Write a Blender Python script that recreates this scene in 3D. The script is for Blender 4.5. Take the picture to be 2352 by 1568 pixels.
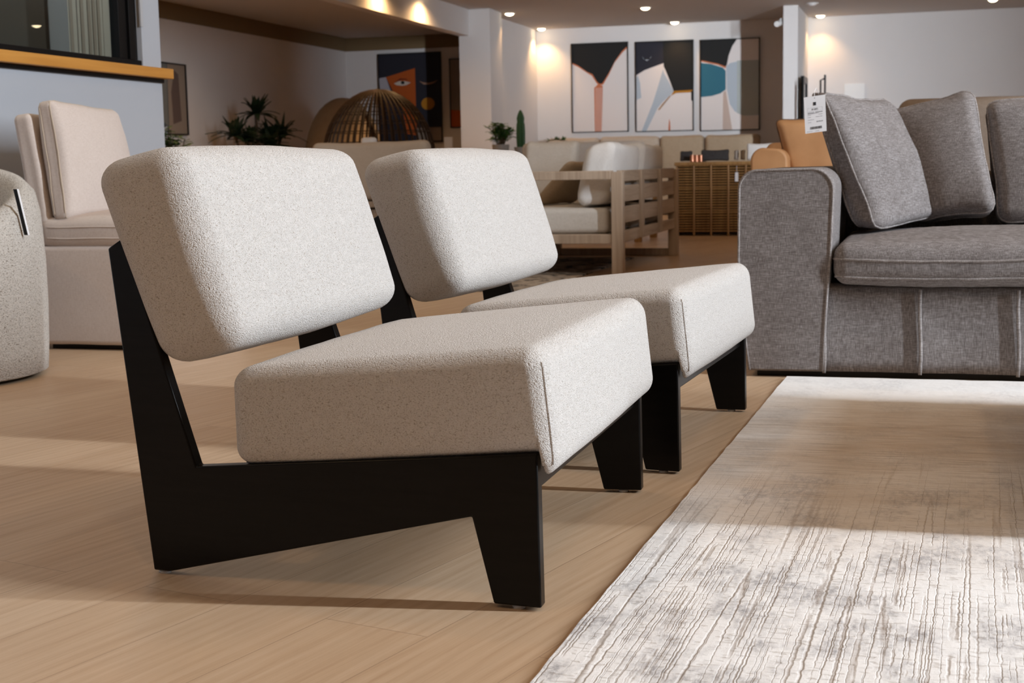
import bpy, bmesh, math, random
from mathutils import Vector, Matrix, noise
PI = math.pi
random.seed(7)
for o in list(bpy.data.objects): bpy.data.objects.remove(o)
S = bpy.context.scene
COL = S.collection

# ------------------------------------------------------------------ camera
cam = bpy.data.cameras.new('camera'); camo = bpy.data.objects.new('camera', cam); COL.objects.link(camo)
S.camera = camo
cam.sensor_width = 36; cam.lens = 49.895; cam.clip_start = .05; cam.clip_end = 100
CYAW, CPIT, CROL = 0.282791, 0.124030, 0.018658
_f = Vector((-math.sin(CYAW)*math.cos(CPIT), math.cos(CYAW)*math.cos(CPIT), -math.sin(CPIT)))
_r = Vector((math.cos(CYAW), math.sin(CYAW), 0)); _d = _f.cross(_r)
R2 = _r*math.cos(CROL)+_d*math.sin(CROL); D2 = -_r*math.sin(CROL)+_d*math.cos(CROL)
_m = Matrix((R2, -D2, -_f)).transposed().to_4x4(); _m.translation = Vector((1.300893, -2.076009, .695872))
camo.matrix_world = _m
cam.dof.use_dof = True; cam.dof.focus_distance = 2.75; cam.dof.aperture_fstop = 10.0

# ------------------------------------------------------------------ world, exposure, daylight
S.view_settings.view_transform = 'Standard'; S.view_settings.look = 'None'
S.view_settings.gamma = 1; S.view_settings.use_curve_mapping = False
S.view_settings.exposure = 0.0
W = bpy.data.worlds.new('world'); S.world = W; W.use_nodes = True
W.node_tree.nodes['Background'].inputs[0].default_value = (.55, .7, 1, 1)
W.node_tree.nodes['Background'].inputs[1].default_value = .3

def light(name, kind, loc, power, color, target=None, **kw):
    l = bpy.data.lights.new(name, kind); l.energy = power; l.color = color
    for k, v in kw.items(): setattr(l, k, v)
    o = bpy.data.objects.new(name, l); COL.objects.link(o); o.location = loc
    if target is not None:
        o.rotation_euler = (Vector(target)-Vector(loc)).to_track_quat('-Z', 'Y').to_euler()
    return o
KD, KD2, KF, KP = .79, .092, .70, .078   # strengths: near slot, added far strip, downlights, added bay lamps
DAY = (.84, .92, 1.0)
WARM = (1.0, .64, .33)
# daylight through the tall narrow window slot of the right wall
a = light('daylight_strip', 'AREA', (6.75, .85, 3.5), 1000*KD, DAY, shape='RECTANGLE', size=.09, size_y=4.0)
a.rotation_euler = Matrix(((0, 0, 1), (1, 0, 0), (0, 1, 0))).to_euler()     # local z -> +x, local y -> +z
a2 = light('daylight_strip', 'AREA', (5.9, 1.9, 1.35), 1000*KD2, DAY, target=(-1.9, 17.4, 1.35), shape='RECTANGLE', size=.22, size_y=1.9, spread=math.radians(37))  # added strip inside the wall, no opening behind it, lighting the far zone

# ------------------------------------------------------------------ materials
MATS = {}
def nt(m): return m.node_tree.nodes, m.node_tree.links
def mat(name, col, rough=.6, metal=0, spec=.5, emit=None):
    if name in MATS: return MATS[name]
    m = bpy.data.materials.new(name); m.use_nodes = True; MATS[name] = m
    b = m.node_tree.nodes['Principled BSDF']
    b.inputs['Base Color'].default_value = (*col, 1); b.inputs['Roughness'].default_value = rough
    b.inputs['Metallic'].default_value = metal; b.inputs['Specular IOR Level'].default_value = spec
    if emit:
        b.inputs['Emission Color'].default_value = (*emit[0], 1); b.inputs['Emission Strength'].default_value = emit[1]
    return m
class NB:
    """small node builder"""
    def __init__(s, m): s.m = m; s.n, s.l = nt(m); s.b = s.n['Principled BSDF']; s.tc = s.n.new('ShaderNodeTexCoord').outputs['Object']
    def add(s, t, **kw):
        x = s.n.new(t)
        for k, v in kw.items(): setattr(x, k, v)
        return x
    def put(s, sock, v):
        if hasattr(v, 'links'): s.l.new(v, sock)
        else: sock.default_value = v
    def mapped(s, scale=(1, 1, 1), rot=(0, 0, 0), loc=(0, 0, 0), src=None):
        x = s.add('ShaderNodeMapping'); s.put(x.inputs['Vector'], src or s.tc)
        x.inputs['Scale'].default_value = scale; x.inputs['Rotation'].default_value = rot; x.inputs['Location'].default_value = loc
        return x.outputs[0]
    def noise(s, vec, scale, detail=3, rough=.5, dist=0):
        x = s.add('ShaderNodeTexNoise'); s.put(x.inputs['Vector'], vec); x.inputs['Scale'].default_value = scale
        x.inputs['Detail'].default_value = detail; x.inputs['Roughness'].default_value = rough; x.inputs['Distortion'].default_value = dist
        return x.outputs['Fac']
    def voro(s, vec, scale, rand=1):
        x = s.add('ShaderNodeTexVoronoi'); s.put(x.inputs['Vector'], vec); x.inputs['Scale'].default_value = scale; x.inputs['Randomness'].default_value = rand
        return x.outputs['Distance']
    def ramp(s, fac, stops, interp='LINEAR'):
        x = s.add('ShaderNodeValToRGB'); s.put(x.inputs[0], fac); e = x.color_ramp.elements; x.color_ramp.interpolation = interp
        while len(e) < len(stops): e.new(.5)
        for el, (p, c) in zip(e, stops):
            el.position = p; el.color = (*c, 1) if isinstance(c, tuple) else (c, c, c, 1)
        return x.outputs['Color']
    def math(s, op, a, b=0, c=0, clamp=False):
        x = s.add('ShaderNodeMath', operation=op, use_clamp=clamp); s.put(x.inputs[0], a); s.put(x.inputs[1], b); s.put(x.inputs[2], c); return x.outputs[0]
    def mix(s, fac, a, b, blend='MIX'):
        x = s.add('ShaderNodeMix', data_type='RGBA', blend_type=blend); s.put(x.inputs[0], fac)
        s.put(x.inputs[6], (*a, 1) if isinstance(a, tuple) else a); s.put(x.inputs[7], (*b, 1) if isinstance(b, tuple) else b); return x.outputs[2]
    def sep(s, v):
        x = s.add('ShaderNodeSeparateXYZ'); s.put(x.inputs[0], v); return x.outputs
    def comb(s, x_, y_, z_):
        x = s.add('ShaderNodeCombineXYZ'); s.put(x.inputs[0], x_); s.put(x.inputs[1], y_); s.put(x.inputs[2], z_); return x.outputs[0]
    def bump(s, h, strength, dist):
        x = s.add('ShaderNodeBump'); x.inputs['Strength'].default_value = strength; x.inputs['Distance'].default_value = dist
        s.put(x.inputs['Height'], h); s.l.new(x.outputs[0], s.b.inputs['Normal'])
    def color(s, c): s.put(s.b.inputs['Base Color'], c)

def boucle(name, light_c, dark_c, scale=210, dist=.0035, strength=.8):
    m = mat(name, light_c, .95, spec=.15); k = NB(m)
    w = k.noise(k.tc, 60, 2); off = k.add('ShaderNodeVectorMath', operation='MULTIPLY_ADD')
    x = k.n.new('ShaderNodeTexNoise'); k.l.new(k.tc, x.inputs['Vector']); x.inputs['Scale'].default_value = 45
    k.l.new(x.outputs['Color'], off.inputs[0]); off.inputs[1].default_value = (.012, .012, .012); k.l.new(k.mapped((.78, .78, 1.18)), off.inputs[2])
    v = k.voro(off.outputs[0], scale); v2 = k.voro(off.outputs[0], scale*.47)
    n = k.noise(k.tc, scale*.33, 2, .6)
    h = k.math('SUBTRACT', 1.0, k.math('ADD', k.math('MULTIPLY', v, .8), k.math('MULTIPLY', v2, .30)))
    h = k.math('ADD', h, k.math('MULTIPLY', n, .35))
    t = k.math('ADD', v, k.math('MULTIPLY', k.math('SUBTRACT', n, .5), .42))
    c = k.ramp(t, [(.40, light_c), (.66, tuple(a*.70+b*.30 for a, b in zip(light_c, dark_c))), (.92, dark_c)])
    k.color(c); k.bump(h, strength, dist)
    if 'Sheen Weight' in k.b.inputs: k.b.inputs['Sheen Weight'].default_value = .1
    return m
def linen(name, base, lightc, dark, s=520, mixf=.75, bump=.0012, slub=1.0):
    """woven cloth: warp and weft threads in three axes plus slubs"""
    m = mat(name, base, .9, spec=.2); k = NB(m)
    a = k.noise(k.mapped((s, s, s*.10)), 1, 2, .6); b = k.noise(k.mapped((s*.10, s*.10, s)), 1, 2, .6)
    c = k.noise(k.tc, 14, 3, .6)
    t = k.math('ADD', k.math('MULTIPLY', a, .6), k.math('MULTIPLY', b, .5))
    t = k.math('ADD', t, k.math('MULTIPLY', k.math('SUBTRACT', c, .5), .16*slub))
    k.color(k.ramp(t, [(.38, dark), (.52, base), (.72, lightc)])); k.bump(t, .6, bump)
    return m
def wood(name, c1, c2, scale=1., rough=.5, axis='x', bump=.0006):
    m = mat(name, c1, rough, spec=.35); k = NB(m)
    sc = {'x': (2*scale, 45*scale, 45*scale), 'y': (45*scale, 2*scale, 45*scale), 'z': (45*scale, 45*scale, 2*scale)}[axis]
    a = k.noise(k.mapped(sc), 1, 4, .6, .6); b = k.noise(k.tc, 2.2*scale, 2)
    t = k.math('ADD', k.math('MULTIPLY', a, .75), k.math('MULTIPLY', b, .3))
    k.color(k.ramp(t, [(.35, c2), (.65, c1)])); k.bump(a, .35, bump)
    return m
def plaster(name, c, amp=.05):
    m = mat(name, c, .85, spec=.2); k = NB(m)
    n = k.noise(k.tc, 1.1, 4, .6)
    k.color(k.ramp(n, [(.3, tuple(x*(1-amp) for x in c)), (.7, c)])); k.bump(k.noise(k.tc, 160, 3), .12, .0006)
    return m

CREAM = boucle('cream_boucle', (.625, .595, .57), (.36, .32, .28), 520, .0023, .8)
TUBB = boucle('oat_boucle', (.62, .585, .54), (.20, .165, .13), 290, .0036, .8)
BLACKW = wood('black_stained_wood', (.005, .0045, .0045), (.0025, .0025, .0025), 1.6, .30, 'x'); BLACKW.node_tree.nodes['Principled BSDF'].inputs['Specular IOR Level'].default_value = .18
GREY = linen('grey_melange_linen', (.180, .160, .155), (.33, .31, .308), (.118, .102, .098), 460)
GREYW = linen('grey_welt_cloth', (.24, .215, .205), (.42, .39, .385), (.15, .13, .125), 420)
BEIGE = linen('beige_linen', (.62, .535, .485), (.68, .60, .55), (.54, .455, .405), 700, bump=.0006, slub=.6)
BEIGEW = mat('beige_welt', (.52, .43, .34), .9, spec=.2)
OFFW = linen('off_white_canvas', (.66, .63, .585), (.72, .69, .65), (.56, .53, .48), 500, bump=.0006)
WHITEC = linen('white_canvas', (.76, .75, .74), (.80, .80, .80), (.68, .67, .66), 500, bump=.0005)
TAN = linen('tan_canvas', (.42, .32, .22), (.48, .38, .27), (.35, .26, .17), 500, bump=.0005)
TAUPE = linen('taupe_velvet', (.30, .245, .20), (.35, .29, .24), (.25, .20, .16), 400)
SAND = linen('sand_canvas', (.52, .43, .34), (.57, .48, .39), (.45, .37, .28), 500)
CHAR = linen('charcoal_cloth', (.05, .045, .045), (.075, .07, .07), (.03, .028, .028), 500)
CAMEL = mat('camel_leather', (.46, .245, .115), .55, spec=.35); _k = NB(CAMEL)
_k.color(_k.ramp(_k.noise(_k.tc, 6, 4), [(.3, (.40, .205, .09)), (.7, (.50, .275, .13))])); _k.bump(_k.noise(_k.tc, 220, 3), .25, .001)
CAMELD = mat('camel_welt', (.10, .045, .018), .6)
TEAK = wood('weathered_teak', (.50, .40, .31), (.34, .255, .185), .6, .65, 'z')
TEAKY = wood('weathered_teak_long', (.50, .40, .31), (.34, .255, .185), .6, .65, 'y')
RATTAN = wood('honey_rattan', (.42, .235, .085), (.24, .12, .04), 1.2, .5, 'z')
RATTAND = wood('dark_rattan', (.055, .030, .013), (.03, .015, .007), 1.2, .5, 'z')
WALL = plaster('warm_white_plaster', (.70, .67, .66))
HALL = plaster('clay_hall_plaster', (.30, .235, .175))
WALLB = plaster('pale_grey_plaster', (.44, .465, .51))
CEIL = plaster('ceiling_white', (.55, .51, .48), .03)
BAND = plaster('ochre_brown_border', (.20, .135, .07))
METALB = mat('black_metal', (.012, .012, .013), .35, .6)
SILLW = wood('orange_varnished_wood', (.62, .30, .07), (.50, .22, .045), .7, .38, 'y')
DARKR = plaster('dark_office_wall', (.10, .088, .075))
LEAF = mat('leaf_green', (.035, .10, .02), .5); _k = NB(LEAF)
_k.color(_k.ramp(_k.noise(_k.tc, 9, 2), [(.3, (.025, .075, .014)), (.7, (.075, .17, .035))]))
LEAFD = mat('dark_palm_green', (.014, .032, .012), .5)
STEM = mat('brown_stem', (.10, .065, .035), .8)
CACT = mat('cactus_green', (.022, .075, .022), .6); _k = NB(CACT); _k.bump(_k.voro(_k.tc, 60), .4, .004)
POT = mat('grey_clay', (.30, .28, .26), .8); SOIL = mat('dark_soil', (.02, .014, .01), .95)
PAPER = mat('white_card', (.84, .85, .88), .6); INK = mat('black_ink', (.03, .03, .035), .7); INKG = mat('grey_ink', (.22, .22, .25), .7)
CHROME = mat('clear_glide', (.5, .5, .5), .25)
GLOW = mat('lamp_glow', (1, .9, .7), .5, emit=((1.0, .80, .50), 14))
WHITEP = mat('white_plastic', (.78, .78, .78), .4)
GLASS = bpy.data.materials.new('window_glass'); GLASS.use_nodes = True; _n, _l = nt(GLASS)
for x in list(_n):
    if x.type != 'OUTPUT_MATERIAL': _n.remove(x)
_lw = _n.new('ShaderNodeLayerWeight'); _lw.inputs['Blend'].default_value = .5; _pw = _n.new('ShaderNodeMath'); _pw.operation = 'POWER'; _pw.inputs[1].default_value = 4.2
_ma = _n.new('ShaderNodeMath'); _ma.operation = 'MULTIPLY_ADD'; _ma.inputs[1].default_value = .9; _ma.inputs[2].default_value = .045
_t = _n.new('ShaderNodeBsdfTransparent'); _g = _n.new('ShaderNodeBsdfGlossy'); _g.inputs['Roughness'].default_value = 0.0
_t.inputs[0].default_value = (.93, .96, .95, 1); _mx = _n.new('ShaderNodeMixShader')
_l.new(_lw.outputs['Facing'], _pw.inputs[0]); _l.new(_pw.outputs[0], _ma.inputs[0]); _l.new(_ma.outputs[0], _mx.inputs[0]); _l.new(_t.outputs[0], _mx.inputs[1]); _l.new(_g.outputs[0], _mx.inputs[2])
_l.new(_mx.outputs[0], [x for x in _n if x.type == 'OUTPUT_MATERIAL'][0].inputs[0])

def floor_mat():
    m = mat('oak_plank_floor', (.42, .29, .18), .42, spec=.4); k = NB(m)
    v = k.mapped(rot=(0, 0, math.radians(-76)), loc=(0, .05, 0))
    br = k.add('ShaderNodeTexBrick'); k.put(br.inputs['Vector'], v); br.offset = .37; br.offset_frequency = 2; br.squash = 1
    for n_, x in (('Scale', 1), ('Mortar Size', .0009), ('Mortar Smooth', .1), ('Bias', 0), ('Brick Width', 1.9), ('Row Height', .19)): br.inputs[n_].default_value = x
    br.inputs['Color1'].default_value = (0, 0, 0, 1); br.inputs['Color2'].default_value = (1, 1, 1, 1); br.inputs['Mortar'].default_value = (.5, .5, .5, 1)
    tone = br.outputs['Color']
    sh = k.add('ShaderNodeVectorMath', operation='MULTIPLY_ADD'); k.put(sh.inputs[0], tone); sh.inputs[1].default_value = (3, 7, 0); k.put(sh.inputs[2], v)
    g = k.noise(k.mapped((1.6, 34, 1), src=sh.outputs[0]), 1, 5, .62, 1.4)
    f = k.noise(k.mapped((6, 260, 1), src=sh.outputs[0]), 1, 3, .6)
    big = k.noise(k.mapped((.9, 3.2, 1), src=sh.outputs[0]), 1, 2, .5, .5)
    t = k.math('ADD', k.math('MULTIPLY', g, .55), k.math('MULTIPLY', f, .30)); t = k.math('ADD', t, k.math('MULTIPLY', big, .22))
    wv = k.add('ShaderNodeTexWave', wave_type='RINGS', rings_direction='Z'); k.put(wv.inputs['Vector'], k.mapped((.55, 5.5, 1), src=sh.outputs[0])); wv.inputs['Scale'].default_value = 2.2; wv.inputs['Distortion'].default_value = 5; wv.inputs['Detail'].default_value = 2; wv.inputs['Detail Scale'].default_value = 1.2
    t = k.math('ADD', t, k.math('MULTIPLY', k.math('SUBTRACT', wv.outputs['Fac'], .5), .10))
    c = k.ramp(t, [(.36, (.47, .315, .195)), (.52, (.545, .385, .25)), (.70, (.60, .44, .30))])
    c = k.mix(k.math('MULTIPLY', k.sep(tone)[0], .22), c, (.60, .46, .33), 'MULTIPLY')
    c = k.mix(k.math('MULTIPLY', br.outputs['Fac'], .55), c, (.20, .12, .065))
    k.color(c)
    h = k.math('SUBTRACT', k.math('MULTIPLY', f, .25), br.outputs['Fac']); k.bump(h, .35, .0007)
    k.put(k.b.inputs['Roughness'], k.ramp(g, [(.3, .46), (.7, .36)]))
    return m
FLOOR = floor_mat()

def rug_mat():
    """hand-carved pile: ivory ground, beige field, grey blotches, ribs along y, fine streaks along x"""
    m = mat('carved_pile_rug', (.72, .69, .65), .95, spec=.1); k = NB(m)
    x, y, z = k.sep(k.tc)
    yy = k.math('MULTIPLY_ADD', y, .33, .2)                                     # 0..1 from the near end to the sofa
    wob = k.math('MULTIPLY', k.math('SUBTRACT', k.noise(k.mapped((30, 48, 1)), 1, 2), .5), .0065)
    xr = k.math('ADD', k.math('ADD', x, wob), k.math('MULTIPLY', y, -.035))
    def ribs(f, sh, wdt, ysc):
        r = k.noise(k.comb(k.math('MULTIPLY_ADD', xr, f, sh), k.math('MULTIPLY', y, ysc), sh), 1, 1, .5)
        return k.ramp(k.math('ABSOLUTE', k.math('SUBTRACT', r, .5)), [(0, 1.), (wdt, 0.)])
    cut = lambda sx, sy, lo, hi, sh=0: k.ramp(k.noise(k.mapped((sx, sy, 1), loc=(sh, sh, 0)), 1, 3, .6), [(lo, 0.), (hi, 1.)])
    near = k.ramp(k.math('ADD', yy, k.math('MULTIPLY', k.math('SUBTRACT', k.noise(k.mapped((6, .8, 1)), 1, 3), .5), .55)), [(.30, 1.), (.62, 0.)])
    r1 = k.math('MULTIPLY', ribs(30, 3.3, .020, .35), cut(26, 3, .36, .46))
    r2 = k.math('MULTIPLY', ribs(62, 9.1, .032, .5), cut(20, 5, .44, .54, 4))
    rib = k.math('MULTIPLY', k.math('MAXIMUM', r1, k.math('MULTIPLY', r2, .8)), near)
    rung = k.math('MULTIPLY', k.ramp(k.noise(k.mapped((38, 110, 1)), 1, 1), [(.60, 0.), (.66, 1.)]), near)
    streak = k.noise(k.comb(k.math('MULTIPLY', x, 6), k.math('MULTIPLY', y, 170), 0), 1, 3, .6)
    field = k.ramp(k.noise(k.mapped((1.3, 2.6, 1)), 1.3, 5, .6), [(.36, 0.), (.62, 1.)])
    mid = k.ramp(yy, [(.0, .10), (.26, .12), (.42, .62), (.62, .95), (.80, .75), (.88, .15), (.95, 0.)])
    beige = k.math('MULTIPLY', mid, k.math('MULTIPLY_ADD', field, .6, .4), clamp=True)
    c = k.mix(beige, (.86, .85, .84), (.54, .43, .335))
    sm = k.math('MULTIPLY', k.ramp(streak, [(.50, 0.), (.72, 1.)]), k.math('MULTIPLY', k.ramp(yy, [(.36, .04), (.6, 1.), (.80, .9), (.88, .25)]), .75))
    c = k.mix(sm, c, (.27, .205, .155))
    lightst = k.math('MULTIPLY', k.ramp(streak, [(.30, 1.), (.45, 0.)]), k.ramp(yy, [(.40, 0.), (.7, .5)]))
    c = k.mix(lightst, c, (.80, .76, .72))
    blot = k.ramp(k.noise(k.mapped((1.9, 1.3, 1), loc=(3.4, 1, 0)), 3.6, 6, .68), [(.47, 0.), (.62, 1.)])
    grain = k.ramp(k.noise(k.mapped((90, 34, 1)), 1, 3, .7), [(.36, .15), (.60, 1.)])
    left = k.ramp(k.math('MULTIPLY_ADD', yy, 1, 0), [(.15, 1.), (.50, .55), (.62, .25)])
    c = k.mix(k.math('MULTIPLY', k.math('MULTIPLY', blot, grain), k.math('MULTIPLY', left, .9)), c, (.235, .22, .23))
    c = k.mix(k.math('MULTIPLY', rib, .62), c, (.30, .225, .17))
    c = k.mix(k.math('MULTIPLY', rung, .35), c, (.30, .24, .19))
    fine = k.noise(k.tc, 700, 2)
    c = k.mix(k.math('MULTIPLY', k.math('SUBTRACT', fine, .42), .8, clamp=True), c, (.92, .91, .90))
    k.color(c)
    h = k.math('SUBTRACT', k.math('MULTIPLY', fine, .30), rib); h = k.math('ADD', h, k.math('MULTIPLY', streak, .5))
    h = k.math('SUBTRACT', h, k.math('MULTIPLY', rung, .4)); h = k.math('ADD', h, k.math('MULTIPLY', k.noise(k.mapped((45, 30, 1)), 1, 2), .8))
    k.bump(h, .5, .004)
    return m
RUG = rug_mat()

# ------------------------------------------------------------------ mesh helpers
class MB:
    def __init__(s): s.v = []; s.f = []; s.mi = []
    def raw(s, vs, fs, mi=0):
        o = len(s.v); s.v += [Vector(v) for v in vs]
        for f in fs: s.f.append([i+o for i in f]); s.mi.append(mi)
        return s
    def box(s, a, b, mi=0):
        x0, y0, z0 = a; x1, y1, z1 = b
        return s.raw([(x0, y0, z0), (x1, y0, z0), (x1, y1, z0), (x0, y1, z0), (x0, y0, z1), (x1, y0, z1), (x1, y1, z1), (x0, y1, z1)],
              [(0, 3, 2, 1), (4, 5, 6, 7), (0, 1, 5, 4), (1, 2, 6, 5), (2, 3, 7, 6), (3, 0, 4, 7)], mi)
    def prism(s, poly, fn, t0, t1, mi=0):
        """poly 2-D outline, fn(p,q,t)->3-D"""
        n = len(poly); vs = [fn(p, q, t0) for p, q in poly]+[fn(p, q, t1) for p, q in poly]
        fs = [tuple(range(n))[::-1], tuple(range(n, 2*n))]+[(i, (i+1) % n, n+(i+1) % n, n+i) for i in range(n)]
        return s.raw(vs, fs, mi)
    def tube(s, path, r, n=8, closed=False, mi=0, taper=None):
        P = [Vector(p) for p in path]; N = len(P); up = Vector((.123, .456, .881)); vs = []
        prev = None
        for i in range(N):
            t = (P[(i+1) % N]-P[i-1]) if closed else (P[min(i+1, N-1)]-P[max(i-1, 0)])
            if t.length < 1e-9: t = Vector((0, 0, 1))
            t.normalize()
            if prev is None:
                a = t.cross(up)
                if a.length < .1: a = t.cross(Vector((1, 0, 0)))
            else:
                a = prev-t*prev.dot(t)
                if a.length < 1e-6: a = t.cross(up)
            a.normalize(); prev = a; b = t.cross(a)
            rr = r*(taper(i/(N-1)) if taper else 1)
            for j in range(n):
                an = 2*PI*j/n; vs.append(P[i]+(a*math.cos(an)+b*math.sin(an))*rr)
        fs = []
        for i in range(N if closed else N-1):
            for j in range(n):
                i2 = (i+1) % N; fs.append((i*n+j, i*n+(j+1) % n, i2*n+(j+1) % n, i2*n+j))
        if not closed: fs += [tuple(range(n))[::-1], tuple((N-1)*n+j for j in range(n))]
        return s.raw(vs, fs, mi)
    def lathe(s, prof, c=(0, 0, 0), n=24, mi=0):
        c = Vector(c); vs = []
        for r, z in prof:
            for j in range(n): vs.append(c+Vector((r*math.cos(2*PI*j/n), r*math.sin(2*PI*j/n), z)))
        fs = [(i*n+j, i*n+(j+1) % n, (i+1)*n+(j+1) % n, (i+1)*n+j) for i in range(len(prof)-1) for j in range(n)]
        fs += [tuple(range(n))[::-1], tuple((len(prof)-1)*n+j for j in range(n))]
        return s.raw(vs, fs, mi)
    def build(s, name, mats, parent=None, smooth=True, bevel=0, seg=2, angle=40, origin=None):
        me = bpy.data.meshes.new(name); M = Matrix()
        if parent is not None: M = world_of(parent)
        elif origin is not None: M = Matrix.Translation(origin)
        inv = M.inverted()
        me.from_pydata([inv @ v for v in s.v], [], s.f)
        mats = mats if isinstance(mats, (list, tuple)) else [mats]
        for m in mats: me.materials.append(m)
        for p, i in zip(me.polygons, s.mi): p.material_index = i; p.use_smooth = smooth
        bm = bmesh.new(); bm.from_mesh(me); bmesh.ops.recalc_face_normals(bm, faces=bm.faces); bm.to_mesh(me); bm.free()
        if smooth: me.set_sharp_from_angle(angle=math.radians(angle))
        o = bpy.data.objects.new(name, me); COL.objects.link(o)
        if parent is not None: o.parent = parent
        elif origin is not None: o.location = origin
        if bevel:
            b = o.modifiers.new('bevel', 'BEVEL'); b.width = bevel; b.segments = seg; b.limit_method = 'ANGLE'; b.angle_limit = math.radians(35)
            b.harden_normals = False
        return o
def world_of(o):
    m = Matrix.LocRotScale(o.location, o.rotation_euler, o.scale)
    return world_of(o.parent) @ m if o.parent else m
def tag(o, label, cat, group=None, kind=None):
    o['label'] = label; o['category'] = cat
    if group: o['group'] = group
    if kind: o['kind'] = kind
    return o
def thing(name, label, cat, loc=(0, 0, 0), rz=0, group=None):
    o = bpy.data.objects.new(name, None); COL.objects.link(o); o.location = loc; o.rotation_euler = (0, 0, rz); o.empty_display_size = .1
    return tag(o, label, cat, group)
def struct(name, mb, m, **kw):
    o = mb.build(name, m, **kw)
    if not kw.get('parent'): o['kind'] = 'structure'
    return o
def dup(root, label=None):
    r = root.copy(); COL.objects.link(r)
    if label: r['label'] = label
    for ch in list(root.children):
        c = ch.copy(); COL.objects.link(c); c.parent = r
        for g in list(ch.children):
            d = g.copy(); COL.objects.link(d); d.parent = c
    return r

def axis_samples(l, r, n):
    h = l/2; e = [h-r+r*math.tan(math.radians(a)) for a in (0, 12, 23, 34, 45)]   # outwards
    core = [(-h+r)+(l-2*r)*i/n for i in range(1, n)]
    return [-x for x in reversed(e)]+core+e
def soft_pts(size, r, bulge, warp, nz=0, seed=0, nfreq=6):
    """returns f(sx,sy,sz) for surface parameters in -1..1"""
    lx, ly, lz = size
    def f(p):
        p = Vector(p)
        q = Vector((max(-lx/2+r, min(lx/2-r, p.x)), max(-ly/2+r, min(ly/2-r, p.y)), max(-lz/2+r, min(lz/2-r, p.z))))
        d = p-q
        if d.length > 1e-9: p = q+d.normalized()*r
        a, b, c = p.x/(lx/2), p.y/(ly/2), p.z/(lz/2)
        qx, qy, qz = 1-a*a, 1-b*b, 1-c*c
        g = lambda t: max(0, t)**.8
        p = Vector((p.x+bulge[0]*a*g(qy)*g(qz), p.y+bulge[1]*b*g(qx)*g(qz), p.z+bulge[2]*c*g(qx)*g(qy)))
        if nz:
            v = noise.noise_vector(p*nfreq+Vector((seed*7.3, seed*3.1, seed)))
            v2 = noise.noise_vector(p*nfreq*2.7+Vector((seed*1.3, seed*9.1, seed)))
            p += (v+v2*.45)*nz
        return warp(p) if warp else p
    return f
def soft_box(mb, size, r, bulge=(0, 0, 0), n=(6, 6, 6), warp=None, nz=0, seed=0, nfreq=6):
    f = soft_pts(size, r, bulge, warp, nz, seed, nfreq)
    A = [axis_samples(l, r, k) for l, k in zip(size, n)]
    idx = {}; vs = []; fs = []
    L = [len(x) for x in A]
    def vid(i, j, k):
        if (i, j, k) not in idx:
            idx[(i, j, k)] = len(vs); vs.append(f((A[0][i], A[1][j], A[2][k])))
        return idx[(i, j, k)]
    for ax in range(3):
        u, w = [(1, 2), (2, 0), (0, 1)][ax]
        for side in (0, L[ax]-1):
            for i in range(L[u]-1):
                for j in range(L[w]-1):
                    q = []
                    for di, dj in ((0, 0), (1, 0), (1, 1), (0, 1)):
                        t = [0, 0, 0]; t[ax] = side; t[u] = i+di; t[w] = j+dj; q.append(vid(*t))
                    fs.append(q if side else q[::-1])
    mb.raw(vs, fs); return f
def corner_warp(size, C):
    """C[(ix,iy,iz)] -> world corner for ix.. in 0/1; trilinear"""
    lx, ly, lz = size
    C = {k: Vector(v) for k, v in C.items()}
    def w(p):
        a, b, c = p.x/lx+.5, p.y/ly+.5, p.z/lz+.5
        r = Vector((0, 0, 0))
        for i in (0, 1):
            for j in (0, 1):
                for k in (0, 1): r += C[(i, j, k)]*((a if i else 1-a)*(b if j else 1-b)*(c if k else 1-c))
        return r
    return w
def rim(f, size, r, z, inset=.0, n=10):
    """loop of surface points round the edge of a cushion at local height z"""
    lx, ly, lz = size; pts = []
    per = [(1, -1), (1, 1), (-1, 1), (-1, -1)]
    for k in range(4):
        a, b = per[k], per[(k+1) % 4]
        for i in range(n):
            t = i/n; pts.append(f((lx/2*(a[0]+(b[0]-a[0])*t), ly/2*(a[1]+(b[1]-a[1])*t), z)))
    return pts
def cushion(name, label, cat, m, C, thick_hint, r=.05, bulge=.03, nz=.006, seed=1, welt=None, wr=.004, group=None, n=(9, 9, 3), parent=None, dims=None):
    """box cushion from 4 back corners + 4 front corners; local x,y span the face, z is the thickness (1 = front)"""
    C = {k: Vector(v) for k, v in C.items()}
    lx = (C[(1, 0, 1)]-C[(0, 0, 1)]).length; ly = (C[(0, 1, 1)]-C[(0, 0, 1)]).length; lz = thick_hint
    size = (lx, ly, lz); mb = MB(); c0 = sum((C[k] for k in C), Vector())/8
    f = soft_box(mb, size, min(r, lz*.48), (-.012, -.012, bulge), n, corner_warp(size, C), nz, seed)
    base = Vector((c0.x, c0.y, min(v.z for v in mb.v)))
    if parent is None:
        if welt:
            t = thing(name, label, cat, base, 0, group); o = mb.build('cover', m, t, angle=180)
        else:
            o = mb.build(name, m, angle=180, origin=base); tag(o, label, cat, group); t = o
    else:
        o = mb.build(name, m, parent, angle=180); t = o
    if welt:
        for zz in (lz/2-min(r, lz*.48)*.55, -lz/2+min(r, lz*.48)*.55):
            w = MB(); w.tube(rim(f, size, r, zz, n=14), wr, 6, True); w.build('piping', welt, t if parent is None else o, angle=180)
    return t

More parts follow.
